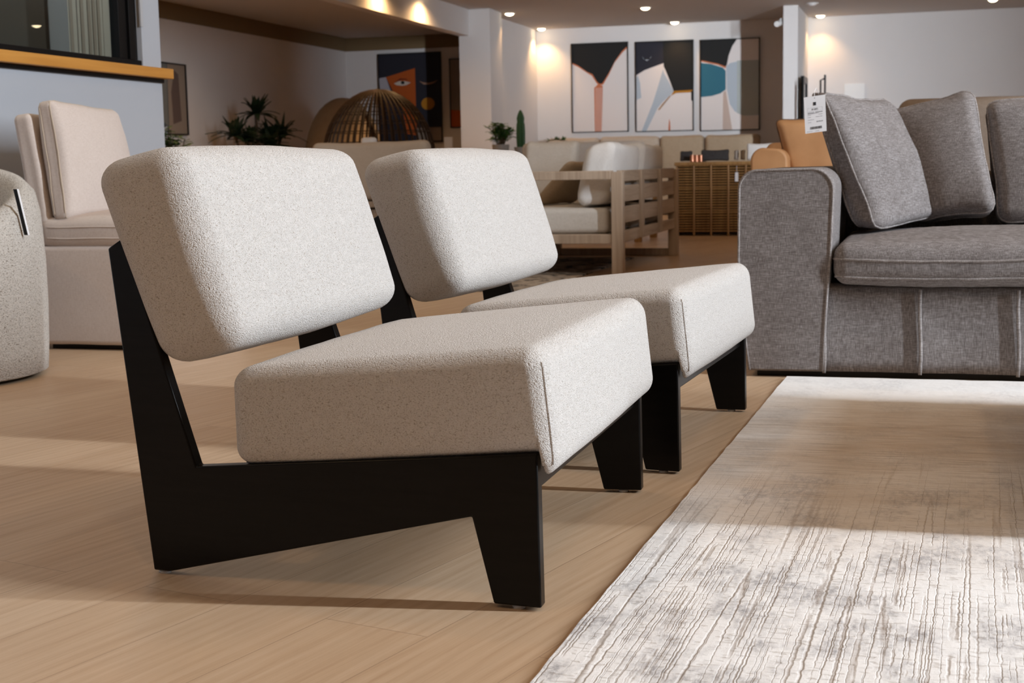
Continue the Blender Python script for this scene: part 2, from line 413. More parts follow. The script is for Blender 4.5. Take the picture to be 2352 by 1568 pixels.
# ------------------------------------------------------------------ the setting
mb = MB(); mb.box((-6.2, -5.2, -.12), (11.2, 17.9, 0)); fl = struct('floor', mb, FLOOR)
mb = MB(); mb.box((-4.11, 8.6, 2.55), (11.1, 17.6, 2.70)); struct('ceiling', mb, CEIL)
mb = MB(); mb.box((-6.1, 8.6, 2.37), (-4.11, 15.6, 2.5)); struct('ceiling_left', mb, CEIL)
mb = MB(); mb.box((-4.11, 8.6, 2.24), (-3.98, 14.5, 2.55)); struct('trim_1', mb, WALL)                # beam face
mb = MB(); mb.box((-6.2, -5.2, 5.6), (6.9, 8.6, 5.75)); struct('ceiling_front', mb, HALL)
mb = MB(); mb.box((-6.2, 8.6, 2.5), (-4.11, 8.72, 5.6)); mb.box((-4.11, 8.6, 2.7), (11.1, 8.72, 5.6)); struct('wall_bulkhead', mb, HALL)
# far walls
mb = MB(); mb.box((-6.2, 4.42, 0), (-6.0, 15.62, 5.6)); struct('wall_far_left', mb, WALL)
mb = MB(); mb.box((-6.0, 15.5, 0), (-4.05, 15.62, 2.5)); struct('wall_alcove', mb, WALL)
mb = MB(); mb.box((-6.0, 8.72, 2.20), (-5.985, 15.5, 2.37)); mb.box((-5.985, 15.485, 2.20), (-4.06, 15.5, 2.37)); struct('trim_2', mb, BAND)  # brown strip along the top of the far left and alcove walls
mb = MB(); mb.box((-4.11, 14.5, 0), (-3.72, 15.0, 2.55)); struct('wall_pier_left', mb, WALL)
mb = MB(); mb.box((-4.05, 15.0, 0), (-3.92, 17.4, 2.55)); struct('wall_return_left', mb, WALL)
mb = MB(); mb.box((-4.05, 17.4, 0), (11.1, 17.6, 2.55)); struct('wall_back', mb, WALL)
mb = MB(); mb.box((-.375, 15.8, 0), (-.20, 17.4, 2.55)); struct('wall_pier_right', mb, WALL)
mb = MB(); mb.box((11.0, 8.6, 0), (11.15, 17.6, 2.55)); struct('wall_far_right', mb, WALL)
# front hall walls with the slot window on the right
mb = MB()
mb.box((6.3, -5.2, 0), (6.5, .45, 5.6)); mb.box((6.3, 1.25, 0), (6.5, 8.6, 5.6)); mb.box((6.3, .45, 0), (6.5, 1.25, .6)); mb.box((6.3, .45, 5.56), (6.5, 1.25, 5.6))
struct('wall_right', mb, HALL)
mb = MB(); mb.box((-5.6, -5.3, 0), (6.5, -5.15, 5.6)); struct('wall_front', mb, HALL)
# left partition with the glazed office
XL = -2.40
mb = MB(); mb.box((XL-.12, -5.15, 0), (XL, 4.42, 1.136)); mb.box((XL-.12, 4.245, 1.136), (XL, 4.42, 5.6)); mb.box((XL-.12, -5.15, 2.5), (XL, 4.245, 5.6)); mb.box((XL-.12, -5.15, 1.136), (XL, -3.0, 2.5))
mb.box((-5.6, 4.30, 0), (XL-.12, 4.42, 5.6)); mb.box((-5.6, -5.15, 0), (-5.5, 4.30, 5.6))
struct('wall_left', mb, WALLB)
win = bpy.data.objects.new('window_1', None); COL.objects.link(win); win.location = (XL, .6, 1.2); win['kind'] = 'structure'
mb = MB(); mb.box((XL-.06, -3, 1.20), (XL-.005, 4.245, 1.236)); mb.box((XL-.06, 4.06, 1.236), (XL-.012, 4.13, 2.5)); mb.box((XL-.05, 4.14, 1.236), (XL-.002, 4.19, 2.5)); mb.box((XL-.06, 4.19, 1.236), (XL-.02, 4.235, 2.5)); mb.box((XL-.06, -3, 2.46), (XL-.01, 4.245, 2.5))
mb.build('window_frame', METALB, win, bevel=.002)
mb = MB(); mb.box((XL-.04, -3, 1.23), (XL-.034, 4.07, 2.47)); mb.build('pane', GLASS, win)
mb = MB(); mb.box((XL-.05, -3, 1.155), (XL+.05, 4.455, 1.205)); mb.build('window_sill', SILLW, win, bevel=.004)
mb = MB(); mb.box((XL-.04, -3, 1.134), (XL+.012, 4.425, 1.156)); mb.build('sill_bracket', METALB, win, bevel=.002)
mb = MB(); mb.box((XL-.004, 4.238, 1.40), (XL+.004, 4.262, 2.5)); mb.build('sealant_strip', mat('grey_sealant', (.42, .43, .45), .6), win)
# office end: dark door leaf, blinds
mb = MB(); mb.box((-4.6, 4.27, 0), (-2.955, 4.298, 2.9)); struct('door_1', mb, DARKR)
t = thing('vertical_blind', 'pale vertical slat blind hanging behind the office window glass', 'blind', (-2.72, 4.24, 1.1))
mb = MB(); mb.box((-2.83, 4.215, 2.86), (-2.53, 4.27, 2.9)); mb.build('head_rail', WHITEP, t)
random.seed(3)
BL1 = mat('blind_ivory', (.72, .70, .65), .8); BL2 = mat('blind_stone', (.50, .45, .40), .8)
x = -2.80
i = 0
while x < -2.60:
    w = random.choice((.005, .006, .012, .018, .02)); mb = MB(); y0 = 4.235+.006*(i % 2)
    mb.box((x, y0, 1.05), (x+w, y0+.004, 2.86)); mb.build('slat', BL1 if i % 2 == 0 else BL2, t); x += w+.001; i += 1
mb = MB(); mb.box((-2.60, 4.23, 1.05), (-2.53, 4.236, 2.86)); mb.build('slat', BL1, t)
light('office_fill', 'POINT', (-3.1, 2.6, 2.9), 45, (.95, 1, .95), shadow_soft_size=.15)  # added bare light, no fixture, to brighten the blinds behind the glass

# ------------------------------------------------------------------ downlights
def downlight(x, y, z, label, watt, lit=True, spread=1.9):
    t = thing('downlight', label, 'ceiling light', (x, y, z), 0, None)
    mb = MB(); mb.lathe([(.052, -.001), (.075, -.001), (.078, -.007), (.070, -.011), (.052, -.008)], (x, y, z), 24); mb.build('trim_ring', WHITEP, t)
    mb = MB(); mb.lathe([(.0, -.034), (.025, -.031), (.045, -.021), (.054, -.008), (.054, -.0015), (.0, -.0015)], (x, y, z), 24); mb.build('lens', GLOW if lit else WHITEP, t)
    if watt:
        l = light('downlight_beam', 'SPOT', (x, y, z-.03), watt*KF, (1.0, .585, .25), spot_size=spread, spot_blend=.8, shadow_soft_size=.04); l.location = (0, 0, -.03); l.parent = t
    return t
downlight(-3.65, 15.12, 2.55, 'lit ceiling downlight in front of the left wall pier', 60)
downlight(-1.97, 15.23, 2.55, 'lit ceiling downlight topmost above the middle painting', 60)
downlight(-1.94, 17.17, 2.55, 'lit ceiling downlight casting a white scallop above the middle painting', 42)
downlight(-3.80, 17.22, 2.55, 'lit ceiling downlight washing the left corner of the painting wall orange', 115)
downlight(-.03, 17.20, 2.55, 'lit ceiling downlight over the right wall beside the white pier', 66)
downlight(2.06, 16.2, 2.55, 'ceiling downlight at the top edge right of the white pier', 60)
downlight(-.02, 15.65, 2.55, 'unlit ceiling downlight above the white pier', 0, False)
downlight(-3.80, 11.5, 2.55, 'ceiling downlight washing the beam face', 130, spread=2.75)
downlight(-3.80, 12.75, 2.55, 'ceiling downlight washing the beam face nearer the pier', 150, spread=2.75)
for x, y, w_ in ((1.2, 10.5, 'nearest row, left'), (4.2, 10.5, 'nearest row, right'), (1.5, 13.5, 'middle row, left'), (4.6, 13.8, 'middle row, right'), (7.5, 12.6, 'far right')):
    downlight(x, y, 2.55, 'ceiling downlight over the far showroom, out of frame, '+w_, 55, spread=2.4)
downlight(-5.2, 9.7, 2.37, 'added downlight of the left alcove, out of frame near its wall', 50, spread=2.6)  # this pair is added out of frame to warm the left wall
downlight(-4.7, 10.6, 2.37, 'added downlight of the left alcove, out of frame near the beam', 44, spread=2.6)
# unseen bay lamps added over the front hall for warm fill
for x, y, p, w_ in ((-1.6, -2.5, 330, 'behind the camera, left'), (2.2, -3.0, 330, 'behind the camera, right'), (-1.2, 2.0, 260, 'over the lounge chairs'), (2.8, 1.2, 260, 'over the pale rug'), (-3.6, 6.8, 260, 'past the office partition'), (1.2, 5.6, 260, 'behind the grey sofa'), (4.6, 5.2, 200, 'by the right wall')):
    t = thing('fill_lamp', 'added warm fill lamp out of frame '+w_, 'lamp', (x, y, 5.6), 0, 'added fill lamps above the frame')
    mb = MB(); mb.lathe([(.03, 0), (.03, -.10), (.10, -.12), (.22, -.28), (.225, -.30)], (x, y, 5.6), 24); mb.build('lamp_shade', METALB, t)
    mb = MB(); mb.lathe([(.0, -.27), (.20, -.27), (.20, -.285), (.0, -.285)], (x, y, 5.6), 24); mb.build('lens', GLOW, t)
    l = light('lamp_beam', 'AREA', (x, y, 5.29), p*KP, WARM, shape='DISK', size=.4); l.location = (0, 0, -.31); l.parent = t

# ------------------------------------------------------------------ lounge chairs
CW = .85; TH = .026; SPL = .08411
FV = .737
def fr(v, u):               # near-frame splay offset
    return SPL*(FV-v)
PROF = [(.0224, .006), (.0545, .006), (.6230, .1445), (.6574, .006), (.7371, .006), (.7343, .2519), (.1181, .1952), (-.0060, .585), (-.0385, .566)]
def make_chair():
    t = thing('lounge_chair', '', 'chair', (0, 0, 0))
    def side(far):
        def fn(v, z, k):
            u = fr(v, 0)+k*TH
            return (v, CW-u if far else u, z)
        mb = MB(); mb.prism(PROF, fn, 0, 1); o = mb.build('side_frame', BLACKW, t, bevel=.003, seg=2)
        return o
    side(0); side(1)
    mb = MB(); mb.box((.695, .022, .184), (.722, CW-.022, .252)); mb.build('front_rail', BLACKW, t, bevel=.003)
    mb = MB(); mb.box((.20, .075, .16), (.226, CW-.075, .205)); mb.build('back_rail', BLACKW, t, bevel=.003)
    # rail between the uprights behind the backrest
    mb = MB(); mb.box((-.022, .085, .46), (.002, CW-.085, .54)); mb.build('back_rail', BLACKW, t, bevel=.003)
    for v in (.038, .697):
        for u in (fr(v, 0)+TH/2, CW-fr(v, 0)-TH/2):
            mb = MB(); mb.lathe([(.010, 0), (.011, .003), (.009, .0065)], (v, u, 0), 12); mb.build('foot_glide', CHROME, t)
    # seat: x=v, y=u, z
    v0, v1 = .190, .767; size = (v1-v0, CW, .19)
    def zb(v):
        rail = .1952+(v-.1181)*(.2519-.1952)/(.7343-.1181)-.003
        s = min(1, max(0, (v-.738)/.006)); s = s*s*(3-2*s)
        return rail*(1-s)+.212*s
    def warp(p):
        a = p.x/size[0]+.5; b = p.y/size[1]; c = p.z/size[2]+.5
        v = v0+a*(v1-v0); w = .5*CW-(-.004+.045*(1-a))
        zt = .366+(.418-.366)*a
        z0 = zb(v); z = z0+(zt-z0)*c
        v += (-.022*c if a > .5 else 0)*((a-.5)*2)
        return Vector((v, CW/2+b*2*w, z))
    mb = MB(); f = soft_box(mb, size, .036, (.004, .006, .014), (26, 12, 5), warp, .0015, 3)
    s = mb.build('seat', CREAM, t, angle=180)
    for sg in (-1, 1):
        w = MB(); w.tube([f((size[0]/2, sg*(size[1]/2-.012), z*size[2]/2)) for z in [-.85+.15*i for i in range(12)]], .0022, 6); w.build('seam', CREAM, s, angle=180)
    # backrest
    size = (.1529, CW-.09, .3513)
    def warpb(p):
        a = p.x/size[0]+.5; b = p.y/size[1]; c = p.z/size[2]
        th = .2758; up = Vector((-math.sin(th), 0, math.cos(th))); fw = Vector((math.cos(th), 0, math.sin(th)))
        q = Vector((.059, 0, .3618))+up*((c+.5)*.3513)+fw*(a*.1529)
        k = max(0, 1-a)*max(0, c+.5)                       # the back leans out and droops towards its top rear edge
        q += fw*(-.027*k)+up*(.013*k)+fw*(max(0, a)*(.013-.012*c))
        w = .5*CW-(.049+(.034-.049)*a)
        return Vector((q.x, CW/2-.005+b*2*(w-.005), q.z))
    mb = MB(); soft_box(mb, size, .043, (.014, .013, .010), (5, 14, 9), warpb, .0015, 5)
    mb.build('backrest', CREAM, t, angle=180)
    return t
ch1 = make_chair(); ch1['label'] = 'cream boucle lounge chair with black frame, nearest the camera on the wood floor'
ch2 = dup(ch1, 'cream boucle lounge chair with black frame, farther one beside the grey sofa')
for c in (ch1, ch2): c['group'] = 'pair of lounge chairs'
ch2.location = (.0502, 1.0615, 0); ch2.rotation_euler = (0, 0, -.05863)

# ------------------------------------------------------------------ rug
mb = MB(); nx, ny = 40, 60
RX0, RY0, RX1, RY1 = .80, -.9, 3.6, 2.46
def rp(i, j, z):
    y = RY0+(RY1-RY0)*j/ny; x0 = .808+.0305*(y+.298)
    if i == 0 and z > .005: x0 += .004*noise.noise(Vector((y*40, 0, 0)))
    return (x0+(RX1-RX0)*i/nx, y, z)
vs = [rp(i, j, .011+.002*noise.noise(Vector((i*.9, j*.7, 3)))) for j in range(ny+1) for i in range(nx+1)]
fs = [(j*(nx+1)+i, j*(nx+1)+i+1, (j+1)*(nx+1)+i+1, (j+1)*(nx+1)+i) for j in range(ny) for i in range(nx)]
per = [(i, 0) for i in range(nx)]+[(nx, j) for j in range(ny)]+[(i, ny) for i in range(nx, 0, -1)]+[(0, j) for j in range(ny, 0, -1)]
n0 = len(vs); vs += [rp(i, j, .0005) for i, j in per]
for k in range(len(per)):
    (i, j), (i2, j2) = per[k], per[(k+1) % len(per)]
    fs.append((j*(nx+1)+i, n0+k, n0+(k+1) % len(per), j2*(nx+1)+i2))
fs.append(tuple(range(n0, n0+len(per))))
mb.raw(vs, fs); tag(mb.build('area_rug', RUG, angle=60), 'ivory and beige distressed carved rug on the floor before the grey sofa', 'rug')

# unseen low table added right of the frame to shade the rug's middle
t = thing('shade_table', 'low dark wood table added right of the frame to shade the rug, unseen', 'table', (2.1, 1.26, .0135))
mb = MB(); mb.box((1.57, .60, .39), (2.6, 1.92, .45)); mb.build('table_top', wood('walnut', (.12, .07, .04), (.06, .035, .02)), t, bevel=.006)
mb = MB(); mb.box((1.66, .68, .0135), (2.50, 1.84, .39)); mb.build('base', MATS['walnut'], t, bevel=.006)

# ------------------------------------------------------------------ grey sofa
sofa = thing('sofa', 'grey melange slipcovered sofa with three loose pillows behind the pale rug', 'sofa', (2.1, 2.95, 0))
def arc(cx, cz, r, a0, a1, n=7): return [(cx+r*math.cos(math.radians(a0+(a1-a0)*i/n)), cz+r*math.sin(math.radians(a0+(a1-a0)*i/n))) for i in range(n+1)]
ARM = [(.765, .02), (.740, .20), (.728, .38)]+arc(.79, .606, .060, 180, 90)+arc(.965, .600, .068, 88, 0)+[(1.026, .40), (1.012, .20), (1.004, .02)]
def arm_fn(p, q, y): return (p, y, q)
def build_arm(mir):
    g = (lambda p: 4.5-p) if mir else (lambda p: p)
    mb = MB(); ys = [2.50, 2.512, 2.6, 2.9, 3.2, 3.44, 3.45]; ins = [.008, 0, 0, 0, 0, 0, .008]; vs = []
    cx = .88; cz = .33
    for y, d in zip(ys, ins):
        for p, q in ARM: vs.append((g(p+(cx-p)*d*6), y, q+(cz-q)*d*3+.0015*noise.noise(Vector((p*9, y*9, q*9)))))
    n = len(ARM); fs = [tuple(range(n)), tuple((len(ys)-1)*n+j for j in range(n))]
    fs += [(i*n+j, i*n+(j+1) % n, (i+1)*n+(j+1) % n, (i+1)*n+j) for i in range(len(ys)-1) for j in range(n)]
    mb.raw(vs, fs); o = mb.build('arm', GREY, sofa, angle=50)
    w = MB(); w.tube([(g(p+(cx-p)*.035), 2.501, q+(cz-q)*.012) for p, q in ARM], .0045, 6); w.build('welt', GREYW, o, angle=180)
build_arm(0); build_arm(1)
# skirted base: front panels between welted seams
def panel(x0, x1):
    mb = MB(); N = 14; vs = []; zs = [.022, .06, .14, .22, .288, .300]
    for z in zs:
        for i in range(N+1):
            a = i/N; x = x0+(x1-x0)*a
            y = 2.522-.010*(1-z/.3)+.006*math.sin(PI*a)+.004*noise.noise(Vector((x*6, z*5, 2)))
            if z > .295: y += .03
            vs.append((x+(.004*(1-z/.3) if 0 < i < N else 0), y, z))
    for i in range(N+1): vs.append((x0+(x1-x0)*i/N, 2.56, .022))
    fs = [(j*(N+1)+i, j*(N+1)+i+1, (j+1)*(N+1)+i+1, (j+1)*(N+1)+i) for j in range(len(zs)-1) for i in range(N)]
    mb.raw(vs, fs); b = len(zs)*(N+1); mb.f += [[i, i+1, b+i+1, b+i] for i in range(N)]; mb.mi += [0]*N
    return mb
xs = [1.004, 1.298, 1.588, 1.88, 2.2, 2.52, 2.85, 3.17, 3.496]
for x0, x1 in zip(xs, xs[1:]): panel(x0, x1).build('skirt_panel', GREY, sofa, angle=180)
for x in xs[:-1]:
    w = MB(); w.tube([(x+.003*math.sin(z*20), 2.512-.010*(1-z/.3), z) for z in (.018, .06, .12, .18, .24, .285)], .0058, 6); w.build('welt', GREYW, sofa, angle=180)
mb = MB(); mb.box((.80, 2.56, .012), (3.70, 3.45, .30)); mb.build('base', GREY, sofa, bevel=.01)
mb = MB(); mb.box((.79, 2.54, 0), (3.71, 3.43, .02)); mb.build('plinth', METALB, sofa)
for x0, x1 in ((1.030, 2.24), (2.26, 3.47)):
    size = (x1-x0, .80, .130); cx, cy, cz = (x0+x1)/2, 2.475+.40, .302+.065
    mb = MB(); wp = lambda p, c=(cx, cy, cz): p+Vector(c)
    f = soft_box(mb, size, .045, (0, .012, .034), (26, 10, 2), wp, .005, 8+x0, 5)
    o = mb.build('seat_cushion', GREY, sofa, angle=180)
    for z in (.012, -.046):
        w = MB(); w.tube(rim(f, size, .045, z, n=30), .0042, 6, True); w.build('piping', GREYW, o, angle=180)
size = (2.6, .16, .36)
mb = MB(); soft_box(mb, size, .05, (0, 0, 0), (10, 2, 4), lambda p: p+Vector((2.25, 3.40, .46)), .003, 2); mb.build('back', GREY, sofa, angle=180)

def px_corners(front, back_off):
    C = {}
    for (i, j), p in front.items():
        p = Vector(p); C[(i, j, 1)] = p; C[(i, j, 0)] = p+Vector(back_off)
    return C
# corner pillow leaning on the arm: face looks to +x and the camera
cushion('throw_pillow', 'grey square pillow leaning on the sofa arm with the white price tag', 'pillow', GREY,
        {(0, 0, 1): (1.160, 2.84, .452), (1, 0, 1): (1.425, 3.22, .490), (0, 1, 1): (.972, 2.88, .925), (1, 1, 1): (1.190, 3.30, .905),
         (0, 0, 0): (1.065, 2.90, .455), (1, 0, 0): (1.300, 3.30, .478), (0, 1, 0): (.905, 2.95, .930), (1, 1, 0): (1.06, 3.38, .90)}, .15, .045, .05, .012, 11, GREYW, .0045)
cushion('throw_pillow', 'grey square pillow in the middle, tilted, against the sofa back', 'pillow', GREY,
        px_corners({(0, 0): (1.27, 3.12, .468), (1, 0): (1.545, 3.00, .505), (0, 1): (1.15, 3.30, .875), (1, 1): (1.47, 3.20, .945)}, (.0, .15, -.03)), .15, .05, .04, .009, 12, GREYW, .0045)
cushion('throw_pillow', 'grey square pillow cut by the right edge of the photo', 'pillow', GREY,
        px_corners({(0, 0): (1.545, 3.08, .470), (1, 0): (2.05, 3.05, .470), (0, 1): (1.495, 3.20, .895), (1, 1): (2.06, 3.20, .93)}, (.0, .15, -.03)), .15, .05, .04, .008, 13, GREYW, .0045)

# price tag
def text_mesh(body, size, name='print'):
    cu = bpy.data.curves.new(name, 'FONT'); cu.body = body; cu.size = size; cu.align_x = 'CENTER'; cu.align_y = 'CENTER'
    ob = bpy.data.objects.new(name, cu); COL.objects.link(ob)
    bpy.context.view_layer.update()
    me = bpy.data.meshes.new_from_object(ob.evaluated_get(bpy.context.evaluated_depsgraph_get()))
    bpy.data.objects.remove(ob); return me
TGO = Vector((.9150, 2.760, .8972)); TGX = Vector((.0689, 0, .0078)); TGY = Vector((.0061, .0, -.1186))   # top-left, width, down
def tg(a, b, d=.0): return TGO+TGX*a+TGY*b+Vector((0, -1, .0))*d
t = thing('price_tag', 'white printed price tag hanging from the corner of a grey pillow', 'price tag', tg(.5, 1))
mb = MB(); q = [tg(0, 0), tg(1, 0), tg(1, 1), tg(0, 1)]; mb.raw([p for p in q]+[p+Vector((0, .0012, 0)) for p in q], [(0, 1, 2, 3), (7, 6, 5, 4), (0, 4, 5, 1), (1, 5, 6, 2), (2, 6, 7, 3), (3, 7, 4, 0)]); mb.build('card', PAPER, t, smooth=False)
mb = MB()
def bar(x0, y0, x1, y1, mi=0): mb.raw([tg(x0, y0, .0006), tg(x1, y0, .0006), tg(x1, y1, .0006), tg(x0, y1, .0006)], [(0, 1, 2, 3)], mi)
bar(.43, .165, .56, .255); bar(.505, .17, .535, .21, 2); bar(.455, .235, .48, .25, 2)
for y0, y1, x0, x1 in ((.315, .318, .15, .85), (.41, .413, .15, .85)): bar(x0, y0, x1, y1, 1)
for x_ in (.15, .847): bar(x_, .315, x_+.005, .413, 1)
bar(.52, .44, .85, .452)
for y_, x0, x1 in ((.435, .16, .45), (.455, .16, .50), (.47, .16, .68), (.505, .16, .30), (.505, .66, .84), (.565, .16, .30), (.565, .53, .84), (.635, .16, .44), (.705, .16, .30), (.955, .08, .34), (.955, .48, .66)):
    x_ = x0
    while x_ < x1:
        w_ = random.uniform(.012, .03); bar(x_, y_, min(x1, x_+w_), y_+.011, 1); x_ += w_+.012
x_ = .24; random.seed(11)
while x_ < .78:
    w_ = random.choice((.008, .012, .022)); bar(x_, .835, x_+w_, .905); x_ += w_+random.choice((.007, .010, .016))
bar(.49, .045, .52, .062)
mb.build('print', [INK, INKG, PAPER], t, smooth=False)
def put_text(body, cx, cy, h, m):
    me = text_mesh(body, h); xa = TGX.normalized(); ya = -TGY.normalized(); c = tg(cx, cy, .0007)
    b = MB(); b.raw([c+xa*v.co.x+ya*v.co.y for v in me.vertices], [tuple(p.vertices) for p in me.polygons]); b.build('print', m, t, smooth=False); bpy.data.meshes.remove(me)
put_text('81885', .5, .362, .0085, INK)
put_text('$8,990.00', .70, .705, .0052, INK)
w = MB(); w.tube([tg(.5, .05), tg(.50, -.10)+Vector((0, .02, .006)), tg(.52, -.22)+Vector((0, .09, .004)), tg(.55, -.20)+Vector((0, .17, -.012))], .0007, 5); w.build('string', PAPER, t)

# ------------------------------------------------------------------ beige slipcovered chair by the left wall
t = thing('slipper_chair', 'beige linen slipcovered chair with a big back cushion by the grey wall', 'chair', (-1.78, 3.1, 0))
mb = MB(); soft_box(mb, (.57, .68, .39), .02, (0, .003, 0), (8, 8, 6), lambda p: p+Vector((-1.79, 3.125, .215)), .002, 4); mb.build('base', BEIGE, t, angle=180)
mb = MB(); mb.box((-2.04, 2.83, 0), (-1.54, 3.42, .03)); mb.build('plinth', METALB, t)
mb = MB(); sz = (.66, .085, 0); C = {}
for i, y in ((0, 2.79), (1, 3.46)):
    for j, (xa, z) in ((0, (-2.075, .40)), (1, (-2.145, .925))):
        C[(i, j, 0)] = (xa, y, z); C[(i, j, 1)] = (xa+.085, y, z+.01)
cushion('back', '', '', BEIGE, C, .095, .03, .0, .0015, 5, None, parent=t)
size = (.56, .665, .115)
mb = MB(); f = soft_box(mb, size, .035, (.006, .006, .03), (8, 8, 2), lambda p: p+Vector((-1.765, 3.12, .462)), .003, 6); o = mb.build('seat_cushion', BEIGE, t, angle=180)
for z in (.022, -.022):
    w = MB(); w.tube(rim(f, size, .035, z, n=12), .003, 6, True); w.build('piping', BEIGE, o, angle=180)
cushion('throw_pillow', 'plump beige back cushion propped on the slipcovered chair', 'pillow', BEIGE,
        px_corners({(0, 0): (-1.905, 2.79, .515), (1, 0): (-1.89, 3.33, .515), (0, 1): (-1.955, 2.79, .985), (1, 1): (-1.955, 3.28, .960)}, (-.080, 0, -.01)), .10, .035, .060, .006, 15, BEIGEW, .003)

# ------------------------------------------------------------------ boucle tub chair at the left edge
tcx, tcy, tr = -1.972, 2.03, .385
t = thing('tub_chair', 'oat boucle barrel chair cut by the left edge of the photo', 'chair', (tcx, tcy, 0))
mb = MB(); N = 56; rows = []
def toph(a):      # a: angle from the back (direction +y,-x); low at the open front
    s = .5+.5*math.cos(a); return .47+.27*s**.62
back_dir = math.radians(118)
cols = []
for j in range(N):
    an = 2*PI*j/N; h = toph(an-back_dir); s_ = .5+.5*math.cos(an-back_dir)
    thk = .10 if s_ > .10 else .10
    ring = [(tr-.03, .012), (tr-.008, .02), (tr-.002, .10), (tr+.004, .25), (tr+.004, .40), (tr-.004, max(.42, h-.10)), (tr-.018, max(.44, h-.035)), (tr-.045, max(.455, h-.006)), (tr-.07, max(.46, h)), (tr-.095, max(.455, h-.012)), (tr-.118, max(.44, h-.05)), (tr-.125, .43), (tr-.13, .38)]
    cols.append([Vector((tcx+r_*math.cos(an), tcy+r_*math.sin(an), z_+.0)) for r_, z_ in ring])
M_ = len(cols[0]); vs = [p for c in cols for p in c]
fs = [(j*M_+i, ((j+1) % N)*M_+i, ((j+1) % N)*M_+i+1, j*M_+i+1) for j in range(N) for i in range(M_-1)]
mb.raw(vs, fs); mb.build('shell', TUBB, t, angle=180)
mb = MB(); mb.lathe([(0, .30), (.24, .30), (.262, .33), (.266, .44), (.245, .475), (.15, .488), (0, .492)], (tcx, tcy, 0), 40); mb.build('seat_cushion', TUBB, t, angle=180)
mb = MB(); mb.lathe([(.30, 0), (.30, .03), (0, .03)], (tcx, tcy, 0), 32); mb.build('plinth', METALB, t)
t = thing('hang_tag', 'thin dark leaflet with a pale edge tucked at the side of the oat boucle chair', 'tag', (-1.58, 2.05, .49))
mb = MB(); mb.prism([(-1.612, .645), (-1.597, .645), (-1.565, .492), (-1.580, .492)], lambda p, q, y: (p, y, q), 2.03, 2.036); mb.build('leaflet', METALB, t, smooth=False)
mb = MB(); mb.prism([(-1.597, .645), (-1.5958, .645), (-1.5638, .492), (-1.565, .492)], lambda p, q, y: (p, y, q), 2.029, 2.037); mb.build('leaflet_edge', PAPER, t, smooth=False)

# ------------------------------------------------------------------ pictures
def pal(n, c): return mat('paint_'+n, c, .7, spec=.3)
PB, PW, PO, PT, PG, PR = pal('black', (.012, .012, .012)), pal('white', (.72, .66, .64)), pal('orange', (.52, .16, .07)), pal('teal', (.03, .14, .20)), pal('blue_grey', (.42, .47, .53)), pal('rust', (.42, .085, .012))
PN, PY, PS = pal('ink', (.02, .02, .03)), pal('ochre', (.40, .17, .012)), pal('shaded_blue_grey', (.40, .43, .42))
PCR, PBR, PSK, PGR = pal('cream', (.58, .52, .45)), pal('umber', (.09, .055, .045)), pal('skin', (.32, .18, .12)), pal('stone', (.26, .21, .17))
def picture(label, o, ux, w, h, nrm, shapes, bg, fm=METALB, fw=.012, dep=.035):
    """o = lower left corner of the picture on the wall; shapes = [(outline in 0..1, material)]"""
    o = Vector(o); ux = Vector(ux); nrm = Vector(nrm); uz = Vector((0, 0, 1))
    t = thing('framed_picture', label, 'picture', o+ux*w/2)
    P = lambda a, b, d: o+ux*(a*w)+uz*(b*h)+nrm*d
    mb = MB()
    for (a0, b0, a1, b1) in ((0, 0, fw/w, 1), (1-fw/w, 0, 1, 1), (0, 0, 1, fw/h), (0, 1-fw/h, 1, 1)):
        q = [(a0, b0), (a1, b0), (a1, b1), (a0, b1)]
        mb.raw([P(a, b, .002) for a, b in q]+[P(a, b, dep) for a, b in q], [(3, 2, 1, 0), (4, 5, 6, 7), (0, 1, 5, 4), (1, 2, 6, 5), (2, 3, 7, 6), (3, 0, 4, 7)])
    mb.build('frame', fm, t, smooth=False)
    mb = MB(); ms = [bg]; e0 = fw/w*.6; e1 = fw/h*.6
    q = [(e0, e1), (1-e0, e1), (1-e0, 1-e1), (e0, 1-e1)]
    mb.raw([P(a, b, .004) for a, b in q]+[P(a, b, dep-.014) for a, b in q], [(3, 2, 1, 0), (4, 5, 6, 7), (0, 1, 5, 4), (1, 2, 6, 5), (2, 3, 7, 6), (3, 0, 4, 7)])
    for k, (poly, m) in enumerate(shapes):
        if m not in ms: ms.append(m)
        d0, d1 = dep-.0145, dep-.013+.0007*k
        mb.prism([(min(1-e0, max(e0, a)), min(1-e1, max(e1, b))) for a, b in poly], lambda a, b, d: P(a, b, d), d0, d1, ms.index(m))
    mb.build('canvas', ms, t, smooth=False)
    return t
def ell(cx, cy, rx, ry, n=24, a0=0, a1=360): return [(cx+rx*math.cos(math.radians(a0+(a1-a0)*i/n)), cy+ry*math.sin(math.radians(a0+(a1-a0)*i/n))) for i in range(n+(a1-a0 < 360))]
YW = 17.4; NF = (0, -1, 0); UX = (1, 0, 0)
G3 = 'three abstract paintings on the far wall'
bow = lambda pts: pts
s1 = [([(0, 1), (1, 1), (1, .93), (.9, .88), (.76, .77), (.66, .64), (.575, .55), (.55, .53), (.48, .53), (.44, .555), (.36, .635), (.30, .66), (.12, .74), (0, .775)], PO),
      ([(0, 1), (1, 1), (1, .95), (.9, .90), (.78, .80), (.67, .67), (.57, .57), (.54, .545), (.49, .545), (.45, .57), (.37, .655), (.28, .68), (.12, .755), (0, .79)], PB),
      ([(.405, 0), (.525, 0), (.55, .52), (.47, .54), (.40, .50)], PO)]
for k in range(4): s1.append(([(.425+.03*k, 0), (.433+.03*k, 0), (.438+.03*k, .50), (.43+.03*k, .50)], PW))
picture('tall abstract painting with a dark funnel and orange drip, left of three', (-3.42, YW, 1.115), UX, .80, 1.22, NF, s1, PW)
